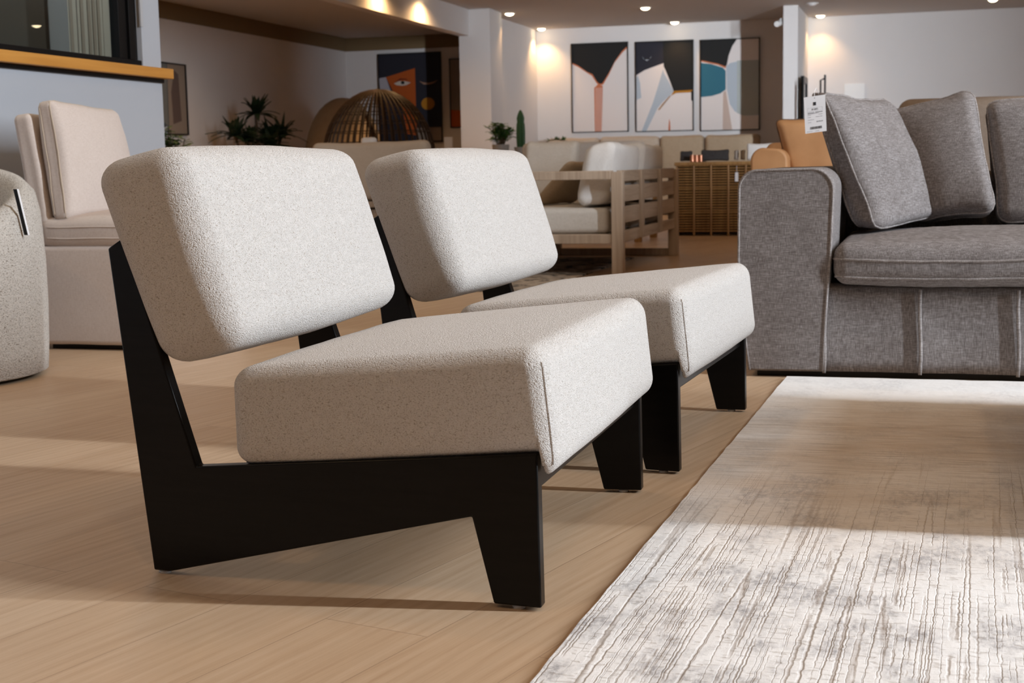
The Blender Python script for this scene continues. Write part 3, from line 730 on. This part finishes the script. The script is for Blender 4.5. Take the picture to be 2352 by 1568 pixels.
s2 = [([(.0, 1), (.48, 1), (.49, .755), (.30, .715), (.16, .685), (0, .63)], PN), ([(.12, .84), (.16, .80), (.24, .80), (.28, .84), (.26, .81), (.20, .785), (.14, .81)], PG),
      ([(.48, 1), (1, 1), (1, .44), (.70, .44), (.66, .44), (.60, .55), (.52, .68), (.49, .72), (.485, .80)], PB),
      ([(.49, .65), (.55, .58), (.66, .44), (.60, .40), (.46, .32), (.38, .26), (.18, 0), (.10, 0), (.30, .32), (.40, .52), (.48, .69)], PG),
      ([(.66, .445), (1, .45), (1, .425), (.70, .42), (.58, .385), (.46, .30), (.39, .24), (.41, .24), (.50, .32), (.62, .40)], PY),
      ([(.04, .63), (.08, .55), (.10, .38), (.02, .36), (.02, .60)], PG), ([(.565, 0), (.60, 0), (.595, .10), (.58, .14)], PO), ([(.96, .44), (1, .44), (1, .32), (.96, .34)], PB)]
picture('tall abstract painting with a dark hexagon and pale blue ray, middle of three', (-2.52, YW, 1.105), UX, .80, 1.22, NF, s2, PW)
s3 = [([(.0, 1), (.62, 1), (.53, .92), (.47, .82), (.44, .72), (.43, .68), (.30, .72), (.0, .765)], PO), ([(.0, 1), (.62, 1), (.54, .92), (.48, .82), (.45, .72), (.43, .70), (.30, .735), (.0, .78)], PB),
      ([(.0, .75), (.18, .735), (.38, .69), (.43, .655), (.43, .45), (.34, .41), (.20, .385), (.02, .375), (0, .40)], PT),
      ([(.44, .70), (.50, .735), (.66, .755), (1, .76), (1, .16), (.72, .16), (.58, .21), (.50, .29), (.45, .46)], PG),
      ([(.62, .76), (1, .76), (1, .17), (.74, .16), (.62, .19)], PS),  # pier's shade on the disc's right part, put into its colour
      ([(.38, 0), (.54, 0), (.48, .25), (.43, .44), (.39, .42)], pal('blush', (.52, .40, .34)))]
picture('tall abstract painting with a teal shape and half shaded blue grey disc, right of three', (-1.63, YW, 1.095), UX, .80, 1.22, NF, s3, PW)
# profile painting on the alcove wall: a plain two-colour face
s4 = [([(0, 0), (1, 0), (1, .17), (.58, .17), (.58, 0)], PBR), ([(.60, .02), (.98, .02), (.98, .165), (.60, .165)], PGR),
      ([(.12, .74), (.59, .83), (.59, .08), (.44, .10), (.38, .34), (.27, .52), (.20, .62)], PR), ([(0, .73), (.12, .74), (.26, .44), (.16, .52), (.02, .61)], pal('lilac', (.42, .40, .45))),
      ([(.59, .84), (1, .90), (1, .17), (.59, .17)], PN), (ell(.78, .43, .105, .068), PY), (ell(.59, .275, .035, .024), PY),
      ([(.65, .685), (.72, .665), (.80, .66), (.88, .67), (.95, .69), (.88, .655), (.80, .640), (.72, .645)], PSK),
      ([(.25, .665), (.33, .69), (.41, .69), (.52, .67), (.45, .645), (.38, .638), (.30, .645)], PCR), (ell(.39, .672, .03, .018), PB), ([(.27, .68), (.36, .705), (.48, .70), (.44, .715), (.35, .72)], pal('maroon', (.14, .02, .01)))]
picture('dark framed painting of an orange and black face behind the rattan dome', (-5.545, 15.5, 1.0), UX, .865, 1.15, NF, s4, PN)
picture('narrow framed picture with a rust block, half hidden by the wall pier', (-4.57, 15.5, 1.18), UX, .28, .875, NF, [([(0, 0), (1, 0), (1, .21), (.4, .25), (0, .26)], PR)], PGR)
s5 = [([(0, 0), (.50, 0), (.52, 1), (0, 1)], pal('slate', (.07, .085, .10))), ([(.30, .2), (.48, .12), (.50, 1), (.34, 1)], pal('slate_light', (.16, .17, .165))), ([(.62, .15), (.84, .2), (.80, .85), (.70, .9), (.60, .6)], pal('smoke', (.12, .085, .075))),
      ([(0, 0), (.45, 0), (.45, .12), (.2, .05), (0, .2)], PG)]
picture('blue grey and stone abstract picture on the far left wall', (-6.0, 10.42, 1.055), (0, 1, 0), .76, .715, (1, 0, 0), s5, PGR)

# ------------------------------------------------------------------ plants
def blade(mb, p, d, L, w, droop, n=6, mi=0):
    p = Vector(p); d = Vector(d).normalized(); side = d.cross(Vector((0, 0, 1)))
    if side.length < .05: side = Vector((1, 0, 0))
    side.normalize(); vs = []
    for i in range(n+1):
        t = i/n; q = p+d*(L*t)+Vector((0, 0, -droop*L*t*t)); ww = w*math.sin(PI*(.12+.88*t)**.8)*.5+.0004
        vs += [q-side*ww, q+Vector((0, 0, w*.12)), q+side*ww]
    fs = []
    for i in range(n): fs += [(3*i, 3*i+1, 3*i+4, 3*i+3), (3*i+1, 3*i+2, 3*i+5, 3*i+4)]
    mb.raw(vs, fs, mi)
def pot(t, c, r, h, z0=0):
    mb = MB(); mb.lathe([(r*.72, z0), (r*.78, z0+.01), (r, z0+h), (r*.92, z0+h), (r*.86, z0+h-.03), (0, z0+h-.03)], (c[0], c[1], 0), 28); mb.build('pot', POT, t)
    mb = MB(); mb.lathe([(0, z0+h-.032), (r*.85, z0+h-.032), (r*.6, z0+h-.02), (0, z0+h-.018)], (c[0], c[1], 0), 20); mb.build('soil', SOIL, t)
def palm(c, heads, label, top):
    t = thing('potted_palm', label, 'plant', (c[0], c[1], 0)); pot(t, c, .19, .36)
    mb = MB()
    for h in heads: mb.tube([(c[0], c[1], .33), (c[0]*.5+h[0]*.5, c[1]*.5+h[1]*.5, h[2]*.6), h], .016, 7)
    mb.build('stem', STEM, t)
    mb = MB(); rnd = random.Random(5)
    for h in heads:
        for i in range(34):
            a = rnd.uniform(0, 2*PI); e = rnd.uniform(.0, 1.4)
            blade(mb, h, (math.cos(a)*math.cos(e), math.sin(a)*math.cos(e), math.sin(e)), rnd.uniform(.22, .33), .064, rnd.uniform(.1, .5))
    mb.build('foliage', LEAFD, t)
palm((-5.5, 11.8), [(-5.5, 11.78, 1.27), (-5.56, 11.40, 1.04), (-5.42, 12.22, 1.06), (-5.42, 11.9, .94), (-5.5, 11.62, .98), (-5.46, 12.02, 1.02)], 'dark green potted palm against the far left wall', 1.45)
def bush(name, c, z0, r, h, n, label, m=LEAF, L=.07, pz=0, pr=.12, ph=.3, leafw=.022):
    t = thing(name, label, 'plant', (c[0], c[1], pz)); pot(t, c, pr, ph, pz); mb = MB(); st = MB(); rnd = random.Random(int(c[0]*100)+9)
    for i in range(n):
        a = rnd.uniform(0, 2*PI); rr = r*rnd.random()**.6; zt = z0+h*rnd.random()*(1-.4*rr/r)
        tip = Vector((c[0]+rr*math.cos(a), c[1]+rr*math.sin(a), zt)); b = Vector((c[0]+.2*rr*math.cos(a), c[1]+.2*rr*math.sin(a), pz+ph-.03))
        st.tube([b, b.lerp(tip, .55)+Vector((0, 0, .05)), tip], .0025, 5)
        for k in range(7):
            s_ = .35+.65*k/6; q = b.lerp(tip, s_)+Vector((0, 0, .05*4*s_*(1-s_))); an = rnd.uniform(0, 2*PI)
            blade(mb, q, (math.cos(an), math.sin(an), rnd.uniform(.0, .9)), L*rnd.uniform(.7, 1.2), leafw, .3, 4)
    st.build('stem', STEM, t); mb.build('foliage', m, t)
bush('potted_shrub', (-4.98, 9.0), .74, .17, .36, 75, 'small bright green shrub beside the end of the orange window sill', LEAF, .085, 0, .16, .55, .045)
# console with the shrub and the cactus, hidden behind the farther lounge chair
t = thing('console_table', 'low teak console under the cactus, hidden behind the farther lounge chair', 'table', (-2.78, 12.0, 0))
mb = MB(); mb.box((-3.3, 11.8, .70), (-2.3, 12.2, .74)); mb.build('table_top', TEAKY, t, bevel=.004)
for x in (-3.26, -2.40):
    for y in (11.84, 12.10): mb = MB(); mb.box((x, y, 0), (x+.06, y+.06, .70)); mb.build('leg', TEAK, t, bevel=.003)
bush('potted_shrub', (-2.87, 12.0), .93, .12, .27, 48, 'leafy green potted shrub left of the cactus', LEAF, .075, .74, .09, .16, .034)
t = thing('potted_cactus', 'tall green column cactus in a pot beside the leafy shrub', 'plant', (-2.655, 12.0, .74)); pot(t, (-2.655, 12.0), .07, .13, .74)
mb = MB(); ribs = []
for z, r in ((.85, .036), (.93, .040), (1.02, .041), (1.10, .038), (1.12, .032), (1.16, .036), (1.20, .026), (1.235, .012), (1.245, .002)):
    ribs.append([Vector((-2.655+r*(1+.16*math.cos(8*a))*math.cos(a), 12.0+r*(1+.16*math.cos(8*a))*math.sin(a), z)) for a in [2*PI*i/48 for i in range(48)]])
vs = [p for q in ribs for p in q]; mb.raw(vs, [(i*48+j, i*48+(j+1) % 48, (i+1)*48+(j+1) % 48, (i+1)*48+j) for i in range(len(ribs)-1) for j in range(48)]); mb.build('cactus_stem', CACT, t)
t = thing('trailing_plant', 'thin trailing green sprig arching over the white cushions', 'plant', (-2.52, 12.35, 0))
mb = MB(); mb.lathe([(.10, 0), (.12, .01), (.13, .86), (.115, .86), (.10, .82), (0, .82)], (-2.52, 12.35, 0), 24); mb.build('pot', POT, t)
mb = MB(); path = [(-2.52, 12.35, .82), (-2.50, 12.35, .90), (-2.45, 12.35, .935), (-2.38, 12.35, .945), (-2.28, 12.35, .935)]; mb.tube(path, .006, 6); mb.build('stem', STEM, t)
mb = MB(); rnd = random.Random(2)
for i in range(26): blade(mb, Vector(path[2]).lerp(Vector(path[4]), rnd.random()), (rnd.uniform(-1, 1), rnd.uniform(-1, 1), rnd.uniform(0, .8)), .06, .02, .2, 4)
mb.build('foliage', LEAF, t)

# ------------------------------------------------------------------ rattan dome chairs
def dome(c, rx, ry, rz, z0, label, m, nrib, nring, cush=True, rot=0):
    t = thing('dome_chair', label, 'chair', (c[0], c[1], 0)); mb = MB()
    def P(a, e): return Vector((c[0]+rx*math.cos(e)*math.cos(a), c[1]+ry*math.cos(e)*math.sin(a), z0+rz*math.sin(e)))
    for i in range(nrib):
        a = 2*PI*i/nrib
        mb.tube([P(a, e) for e in [math.radians(-48+138*k/16) for k in range(17)]], .010, 6)
    mb.build('ribs', m, t)
    mb = MB()
    for k in range(nring):
        e = math.radians(-40+110*k/(nring-1)); mb.tube([P(2*PI*i/40, e) for i in range(40)], .005, 5, True)
    mb.build('rings', m, t)
    mb = MB(); mb.lathe([(rx*.62, 0), (rx*.62, .03), (rx*.40, .04), (rx*.55, z0-rz*.72), (rx*.5, z0-rz*.70), (0, z0-rz*.70)], (c[0], c[1], 0), 32); mb.build('base', m, t)
    mb = MB(); soft_box(mb, (rx*1.05, ry*1.05, .14), .06, (0, 0, .03), (5, 5, 2), lambda p: p+Vector((c[0], c[1], z0-rz*.55)), .004, 3); mb.build('seat_cushion', OFFW, t, angle=180)
dome((-3.93, 11.3), .56, .56, .70, .755, 'dark woven rattan dome chair in front of the face painting', RATTAND, 46, 13)
t = thing('hooded_chair', 'tan cloth hooded chair peeking out left of the rattan dome', 'chair', (-5.02, 13.0, 0))
mb = MB()
vs = []; NA, NE = 28, 14
for e in range(NE+1):
    for a in range(NA+1):
        an = math.radians(20+320*a/NA); el = math.radians(-35+125*e/NE); vs.append((-5.02+.44*math.cos(el)*math.cos(an), 13.0+.44*math.cos(el)*math.sin(an), .78+.70*math.sin(el)))
mb.raw(vs, [(e*(NA+1)+a, e*(NA+1)+a+1, (e+1)*(NA+1)+a+1, (e+1)*(NA+1)+a) for e in range(NE) for a in range(NA)]); o = mb.build('hood', TAN, t, angle=180)
md = o.modifiers.new('solid', 'SOLIDIFY'); md.thickness = .04
mb = MB(); mb.lathe([(.28, 0), (.28, .05), (.37, .44), (.25, .44), (0, .44)], (-5.02, 13.0, 0), 30); mb.build('base', RATTAN, t)
# ------------------------------------------------------------------ sand sofa seen between the two lounge chairs
t = thing('outdoor_sofa', 'sand canvas sofa on a teak frame behind the near lounge chair', 'sofa', (-3.17, 9.4, 0))
for z0, z1 in ((.10, .17), (.24, .31), (.36, .41)):
    mb = MB(); mb.box((-3.70, 9.10, z0), (-2.66, 9.14, z1)); mb.build('slat', TEAK, t, bevel=.003)
for x in (-3.70, -2.72):
    for y in (9.08, 9.86): mb = MB(); mb.box((x, y, 0), (x+.06, y+.06, .46)); mb.build('leg', TEAK, t, bevel=.003)
mb = MB(); mb.box((-3.68, 9.14, .30), (-2.68, 9.88, .34)); mb.build('seat_board', TEAK, t)
size = (1.04, .18, .50); mb = MB(); soft_box(mb, size, .06, (.0, .02, -.012), (12, 3, 6), lambda p: p+Vector((-3.18, 9.20, .66)), .012, 31, 4); mb.build('back_cushion', SAND, t, angle=180)
size = (1.02, .60, .15); mb = MB(); soft_box(mb, size, .05, (0, 0, .02), (8, 6, 2), lambda p: p+Vector((-3.18, 9.58, .42)), .003, 32); mb.build('seat_cushion', SAND, t, angle=180)
t = cushion('throw_pillow', 'small white pillow showing over the sand sofa back', 'pillow', WHITEC,
        px_corners({(0, 0): (-3.47, 9.62, .515), (1, 0): (-3.33, 9.62, .515), (0, 1): (-3.47, 9.66, .965), (1, 1): (-3.33, 9.66, .965)}, (0, .10, 0)), .10, .04, .02, .002, 33)
t = thing('sign_holder', 'small white card on a thin stand behind the farther lounge chair', 'sign', (-2.96, 10.6, 0))
mb = MB(); mb.lathe([(.10, 0), (.10, .012), (.008, .016), (.008, .80), (0, .80)], (-2.96, 10.6, 0), 20); mb.build('stand', METALB, t)
mb = MB(); mb.box((-3.0, 10.585, .80), (-2.92, 10.593, .96)); mb.build('card', PAPER, t)

# ------------------------------------------------------------------ teak sofa with slatted side
t = thing('outdoor_sofa', 'weathered teak sofa with slatted back panel and off white cushions', 'sofa', (-.85, 7.45, 0))
X0 = -.50; XA = -1.42
for y in (6.40, 8.40):
    mb = MB(); mb.box((X0-.02, y, 0), (X0+.05, y+.075, .64)); mb.build('leg', TEAK, t, bevel=.004)
    mb = MB(); mb.box((XA, y, .0105 if y < 8 else 0), (XA+.07, y+.075, .60)); mb.build('leg', TEAK, t, bevel=.004)
    mb = MB(); mb.box((XA-.02, y-.006, .595), (X0-.02, y+.081, .648)); mb.build('armrest', TEAK, t, bevel=.004)
    mb = MB(); mb.box((XA+.07, y+.01, .205), (X0-.02, y+.06, .262)); mb.build('side_rail', TEAK, t, bevel=.004)
for y in (8.40,):
    mb = MB(); mb.box((XA+.07, y+.01, .003), (X0-.02, y+.06, .055)); mb.build('floor_runner', TEAK, t, bevel=.004)
for z0, z1 in ((.58, .648), (.455, .555), (.325, .425), (.205, .275)):
    mb = MB(); mb.box((X0, 6.475, z0), (X0+.03, 8.40, z1)); mb.build('back_slat' if z0 > .21 else 'back_rail', TEAKY, t, bevel=.003)
for y in (7.03, 7.70):
    mb = MB(); mb.box((X0+.028, y, .21), (X0+.05, y+.085, .645)); mb.build('upright', TEAK, t, bevel=.003)
mb = MB(); mb.box((XA+.01, 6.475, .205), (XA+.05, 8.40, .262)); mb.build('front_rail', TEAKY, t, bevel=.004)
mb = MB(); mb.box((XA+.05, 6.46, .235), (X0, 8.41, .262)); mb.build('seat_board', TEAK, t)
size = (.80, 1.90, .155); mb = MB(); soft_box(mb, size, .035, (0, .0, .012), (6, 12, 2), lambda p: p+Vector((-.955, 7.43, .342)), .003, 41); mb.build('seat_cushion', OFFW, t, angle=180)
gb = 'off white back cushions of the teak sofa'
for (y0, y1, sd, lab) in ((6.50, 7.42, 42, 'off white back cushion of the teak sofa, nearer one with a shadow arc'), (7.44, 8.36, 43, 'off white back cushion of the teak sofa, farther one')):
    cushion('back_cushion', lab, 'cushion', WHITEC,
        {(0, 0, 1): (-.775, y0, .432), (1, 0, 1): (-.775, y1, .432), (0, 1, 1): (-.71, y0+.05, .815), (1, 1, 1): (-.71, y1-.05, .80),
         (0, 0, 0): (-.57, y0, .432), (1, 0, 0): (-.57, y1, .432), (0, 1, 0): (-.525, y0+.05, .835), (1, 1, 0): (-.525, y1-.05, .82)}, .2, .06, .03, .012, sd, group=gb)
cushion('throw_pillow', 'olive tan pillow slumped on the teak sofa seat', 'pillow', TAN,
        px_corners({(0, 0): (-1.16, 6.85, .435), (1, 0): (-1.00, 7.25, .44), (0, 1): (-.89, 6.80, .72), (1, 1): (-.84, 7.2, .72)}, (.06, .03, -.02)), .10, .05, .02, .004, 44)
cushion('back_cushion', 'off white cushion standing upright at the left end of the teak sofa', 'cushion', OFFW,
        px_corners({(0, 0): (-1.42, 7.55, .425), (1, 0): (-1.03, 7.55, .425), (0, 1): (-1.42, 7.68, .86), (1, 1): (-1.03, 7.68, .86)}, (0, .14, 0)), .14, .05, .02, .006, 45)
# white sofa further back
t = thing('white_sofa', 'white canvas sofa with a teak rail behind the teak slatted sofa', 'sofa', (-1.5, 10.3, 0))
mb = MB(); mb.box((-2.2, 10.2, .52), (-1.05, 10.26, .60)); mb.build('back_rail', RATTAN, t, bevel=.004)
for x in (-2.18, -1.13):
    for y in (10.19, 10.93): mb = MB(); mb.box((x, y, 0), (x+.06, y+.06, .60)); mb.build('leg', RATTAN, t, bevel=.003)
mb = MB(); mb.box((-2.16, 10.24, .25), (-1.08, 10.95, .30)); mb.build('seat_board', RATTAN, t)
size = (1.06, .62, .16); mb = MB(); soft_box(mb, size, .05, (0, 0, .02), (8, 5, 2), lambda p: p+Vector((-1.62, 10.62, .382)), .003, 51); mb.build('seat_cushion', WHITEC, t, angle=180)
size = (1.10, .17, .38); mb = MB(); soft_box(mb, size, .05, (0, .02, 0), (8, 2, 4), lambda p: p+Vector((-1.62, 10.36, .69)), .006, 52); mb.build('back_cushion', WHITEC, t, angle=180)
# patterned rug and small table legs under the teak group
RUG2 = mat('black_cream_pattern_rug', (.1, .08, .06), .95); _k = NB(RUG2)
_k.color(_k.ramp(_k.noise(_k.mapped((5, 9, 1)), 1, 3, .6, 2), [(.44, (.018, .014, .012)), (.52, (.40, .32, .24))], 'LINEAR'))
mb = MB(); mb.box((-2.9, 5.4, .0005), (-.72, 8.1, .010)); tag(mb.build('area_rug', RUG2, origin=(-1.8, 6.8, 0)), 'black and cream patterned rug under the teak sofa', 'rug')
t = thing('side_table', 'small dark table whose legs show under the teak sofa', 'table', (-1.60, 7.9, .01))
mb = MB(); mb.box((-2.25, 7.55, .36), (-1.46, 8.35, .40)); mb.build('table_top', MATS['walnut'], t, bevel=.004)
for x in (-2.2, -1.55):
    for y in (7.60, 8.24):
        mb = MB(); mb.box((x, y, .010), (x+.06, y+.06, .36)); mb.build('leg', MATS['walnut'], t, bevel=.003)

# ------------------------------------------------------------------ rattan sideboard
t = thing('sideboard', 'honey rattan open lattice sideboard behind the grey sofa arm', 'cabinet', (-.2, 11.4, 0))
rods = MB()
for i in range(26):
    z = .045+.605*i/25
    rods.tube([(-.92, 11.2, z), (.5, 11.2, z)], .0075, 6)
rods.build('lattice', RATTAN, t)
mb = MB()
for x in (-.92, -.76, -.60, -.44, -.28, -.12, .04, .20, .36, .5): mb.tube([(x, 11.19, 0.002), (x, 11.19, .66)], .010, 7)
mb.build('uprights', RATTAN, t)
mb = MB(); mb.box((-.94, 11.17, .655), (.52, 11.62, .685)); mb.build('table_top', RATTAN, t, bevel=.006)
mb = MB(); mb.box((-.92, 11.60, .0), (.5, 11.62, .655)); mb.box((-.93, 11.21, .0), (-.91, 11.60, .655)); mb.box((.49, 11.21, 0), (.51, 11.60, .655)); mb.build('carcass', RATTAND, t)
for z in (.22, .44):
    mb = MB(); mb.box((-.91, 11.23, z), (.49, 11.60, z+.018)); mb.build('shelf', RATTAN, t)
t = thing('hang_tag', 'small white paper tag on the rattan sideboard front by the sofa arm', 'tag', (-.37, 11.18, .45))
mb = MB(); mb.box((-.375, 11.172, .50), (-.345, 11.176, .585)); mb.build('card', PAPER, t)
w = MB(); w.tube([(-.36, 11.174, .585), (-.36, 11.174, .648)], .002, 5); w.build('string', PAPER, t)
# things standing on the sideboard
def on_top(name, lab, cat, m, x0, x1, z1, y=11.36, th=.07, r=.03, sd=1, lean=.03):
    cushion(name, lab, cat, m, px_corners({(0, 0): (x0, y, .688), (1, 0): (x1, y, .688), (0, 1): (x0, y+lean, z1), (1, 1): (x1, y+lean, z1)}, (0, th, 0)), th, r, .01, .002, sd)
on_top('throw_pillow', 'small black pillow at the left end of the rattan sideboard', 'pillow', CHAR, -.93, -.80, .80, sd=61)
on_top('throw_pillow', 'wide charcoal pillow on the rattan sideboard', 'pillow', CHAR, -.74, -.46, .805, y=11.42, sd=62)
on_top('throw_pillow', 'striped dark and cream pillow on the rattan sideboard', 'pillow', mat('striped_cloth', (.3, .25, .2), .9), -.42, -.37, .80, sd=63)
_k = NB(MATS['striped_cloth']); _k.color(_k.ramp(_k.math('FRACT', _k.math('MULTIPLY', _k.sep(_k.tc)[0], 70)), [(.45, (.05, .03, .025)), (.55, (.55, .48, .42))]))
on_top('throw_pillow', 'brown pillow beside the striped one on the rattan sideboard', 'pillow', mat('brown_cloth', (.13, .075, .035), .9), -.36, -.31, .80, sd=64)
on_top('throw_pillow', 'pale blue white pillow on the rattan sideboard by the camel chair', 'pillow', WHITEC, -.30, -.04, .855, sd=65)
for i, x in enumerate((-.785, -.745, -.705)):
    mb = MB(); mb.lathe([(.018, .686), (.022, .69), (.020, .75), (.016, .752), (0, .752)], (x, 11.26, 0), 16)
    tag(mb.build('candle_holder', mat('copper', (.55, .26, .16), .35, .9), origin=(x, 11.26, .686)), ('left', 'middle', 'right')[i]+' one of the three small copper candle holders on the rattan sideboard', 'candle holder', 'copper candle holders on the sideboard')

# beige sofa below the paintings
t = thing('beige_sofa', 'long beige sofa against the far wall under the three paintings', 'sofa', (-2.4, 16.9, 0))
mb = MB(); mb.box((-3.7, 16.45, .06), (-.75, 17.3, .40)); mb.build('base', TAN, t, bevel=.03)
for x in (-3.65, -.86):
    for y in (16.5, 17.2): mb = MB(); mb.box((x, y, 0), (x+.06, y+.06, .06)); mb.build('leg', METALB, t)
mb = MB(); mb.box((-3.7, 17.12, .40), (-.75, 17.34, .86)); mb.build('back', TAN, t, bevel=.04)
for i, (x0, x1) in enumerate(((-3.68, -2.95), (-2.93, -2.12), (-2.10, -1.52), (-1.50, -.78))):
    size = (x1-x0, .2, .50); mb = MB(); soft_box(mb, size, .06, (0, .03, -.006), (6, 2, 4), lambda p, c=((x0+x1)/2, 17.0, .79): p+Vector(c), .01, 70+i, 4); mb.build('back_cushion', TAN if i > 1 else SAND, t, angle=180)
    size = (x1-x0, .5, .16); mb = MB(); soft_box(mb, size, .05, (0, 0, .02), (5, 4, 2), lambda p, c=((x0+x1)/2, 16.72, .48): p+Vector(c), .004, 80+i); mb.build('seat_cushion', TAN, t, angle=180)

# ------------------------------------------------------------------ camel leather chair behind the grey sofa
t = thing('armchair', 'camel leather armchair behind the grey sofa arm', 'chair', (.75, 5.9, 0))
size = (.95, .62, .40); mb = MB(); soft_box(mb, size, .05, (0, 0, 0), (8, 6, 4), lambda p: p+Vector((.86, 5.82, .22)), .003, 91); mb.build('base', CAMEL, t, angle=180)
for x_, sd_ in ((.525, 92), (1.28, 93)):
    prof = [(x_-.095, .06), (x_-.093, .60)]+arc(x_-.028, .690, .068, 180, 95)+arc(x_+.03, .688, .065, 80, 10)+[(x_+.100, .56), (x_+.105, .06)]
    mb = MB(); mb.prism(prof, lambda p, q, y: (p, y, q), 5.45, 6.3); mb.build('arm', CAMEL, t, bevel=.012, seg=3)
size = (.95, .20, .58); mb = MB(); soft_box(mb, size, .06, (0, 0, 0), (6, 3, 5), lambda p: p+Vector((.90, 6.24, .50)), .003, 94); mb.build('back', CAMEL, t, angle=180)
size = (.60, .60, .14); mb = MB(); soft_box(mb, size, .05, (0, 0, .02), (6, 6, 2), lambda p: p+Vector((.89, 5.78, .49)), .003, 95); mb.build('seat_cushion', CAMEL, t, angle=180)
cushion('back_cushion', 'camel leather cushion with dark seams on the armchair behind the sofa', 'cushion', CAMEL,
        px_corners({(0, 0): (.62, 5.60, .565), (1, 0): (1.12, 5.62, .565), (0, 1): (.525, 5.66, .915), (1, 1): (1.02, 5.74, .915)}, (-.02, .20, 0)), .17, .05, .03, .006, 96, CAMELD, .004)
# taupe sofa further back on the right
t = thing('taupe_sofa', 'taupe high backed sofa behind the grey sofa pillows', 'sofa', (2.4, 7.1, 0))
size = (2.5, .30, .935); mb = MB(); soft_box(mb, size, .07, (0, 0, 0), (10, 3, 5), lambda p: p+Vector((2.40, 6.75, .565)), .003, 97); mb.build('back', TAUPE, t, angle=180)
size = (2.5, .80, .36); mb = MB(); soft_box(mb, size, .06, (0, 0, 0), (10, 5, 3), lambda p: p+Vector((2.40, 7.30, .27)), .003, 98); mb.build('seat', TAUPE, t, angle=180)
for x in (1.2, 3.45):
    for y in (6.7, 7.55): mb = MB(); mb.box((x, y, 0), (x+.06, y+.06, .10)); mb.build('leg', METALB, t)

# ------------------------------------------------------------------ leaning mirror, coat stand, wall plaque, camera
t = thing('floor_mirror', 'black framed mirror leaning against the white pier', 'mirror', (-.13, 15.1, 0))
for (y0, y1, z0, z1) in ((14.9, 14.98, 0, 1.70), (15.42, 15.5, 0, 1.70), (14.98, 15.42, 1.62, 1.70), (14.98, 15.42, 0, .08)):
    mb = MB(); mb.box((-.16, y0+.86, z0), (-.12, y1+.86, z1)); mb.build('frame', METALB, t, smooth=False)
mb = MB(); mb.box((-.15, 15.83, .08), (-.135, 16.29, 1.62)); mb.build('mirror_glass', mat('mirror', (.8, .8, .8), .03, 1), t)
t = thing('coat_stand', 'thin black metal stand with a short arm by the right wall', 'stand', (.17, 15.0, 0))
mb = MB(); mb.lathe([(.15, 0), (.15, .015), (.012, .02), (.012, 1.66), (0, 1.66)], (.18, 15.0, 0), 18); mb.build('pole', METALB, t)
mb = MB(); mb.tube([(.18, 15, 1.62), (.13, 15, 1.60), (.13, 15, .9)], .011, 7); mb.build('arm', METALB, t)
mb = MB(); mb.box((.27, 17.385, 1.45), (.53, 17.4, 1.67)); tag(mb.build('wall_plaque', WHITEP, origin=(.4, 17.39, 1.45)), 'pale blank panel on the right wall above the grey pillow', 'panel')
t = thing('security_camera', 'small white security camera beside the top of the white pier', 'camera', (-.41, 15.9, 2.30))
mb = MB(); mb.tube([(-.375, 15.9, 2.40), (-.41, 15.88, 2.40), (-.43, 15.86, 2.36)], .014, 8); mb.build('bracket', WHITEP, t)
mb = MB(); mb.tube([(-.40, 15.95, 2.37), (-.45, 15.76, 2.33)], .035, 12); mb.build('body', WHITEP, t)
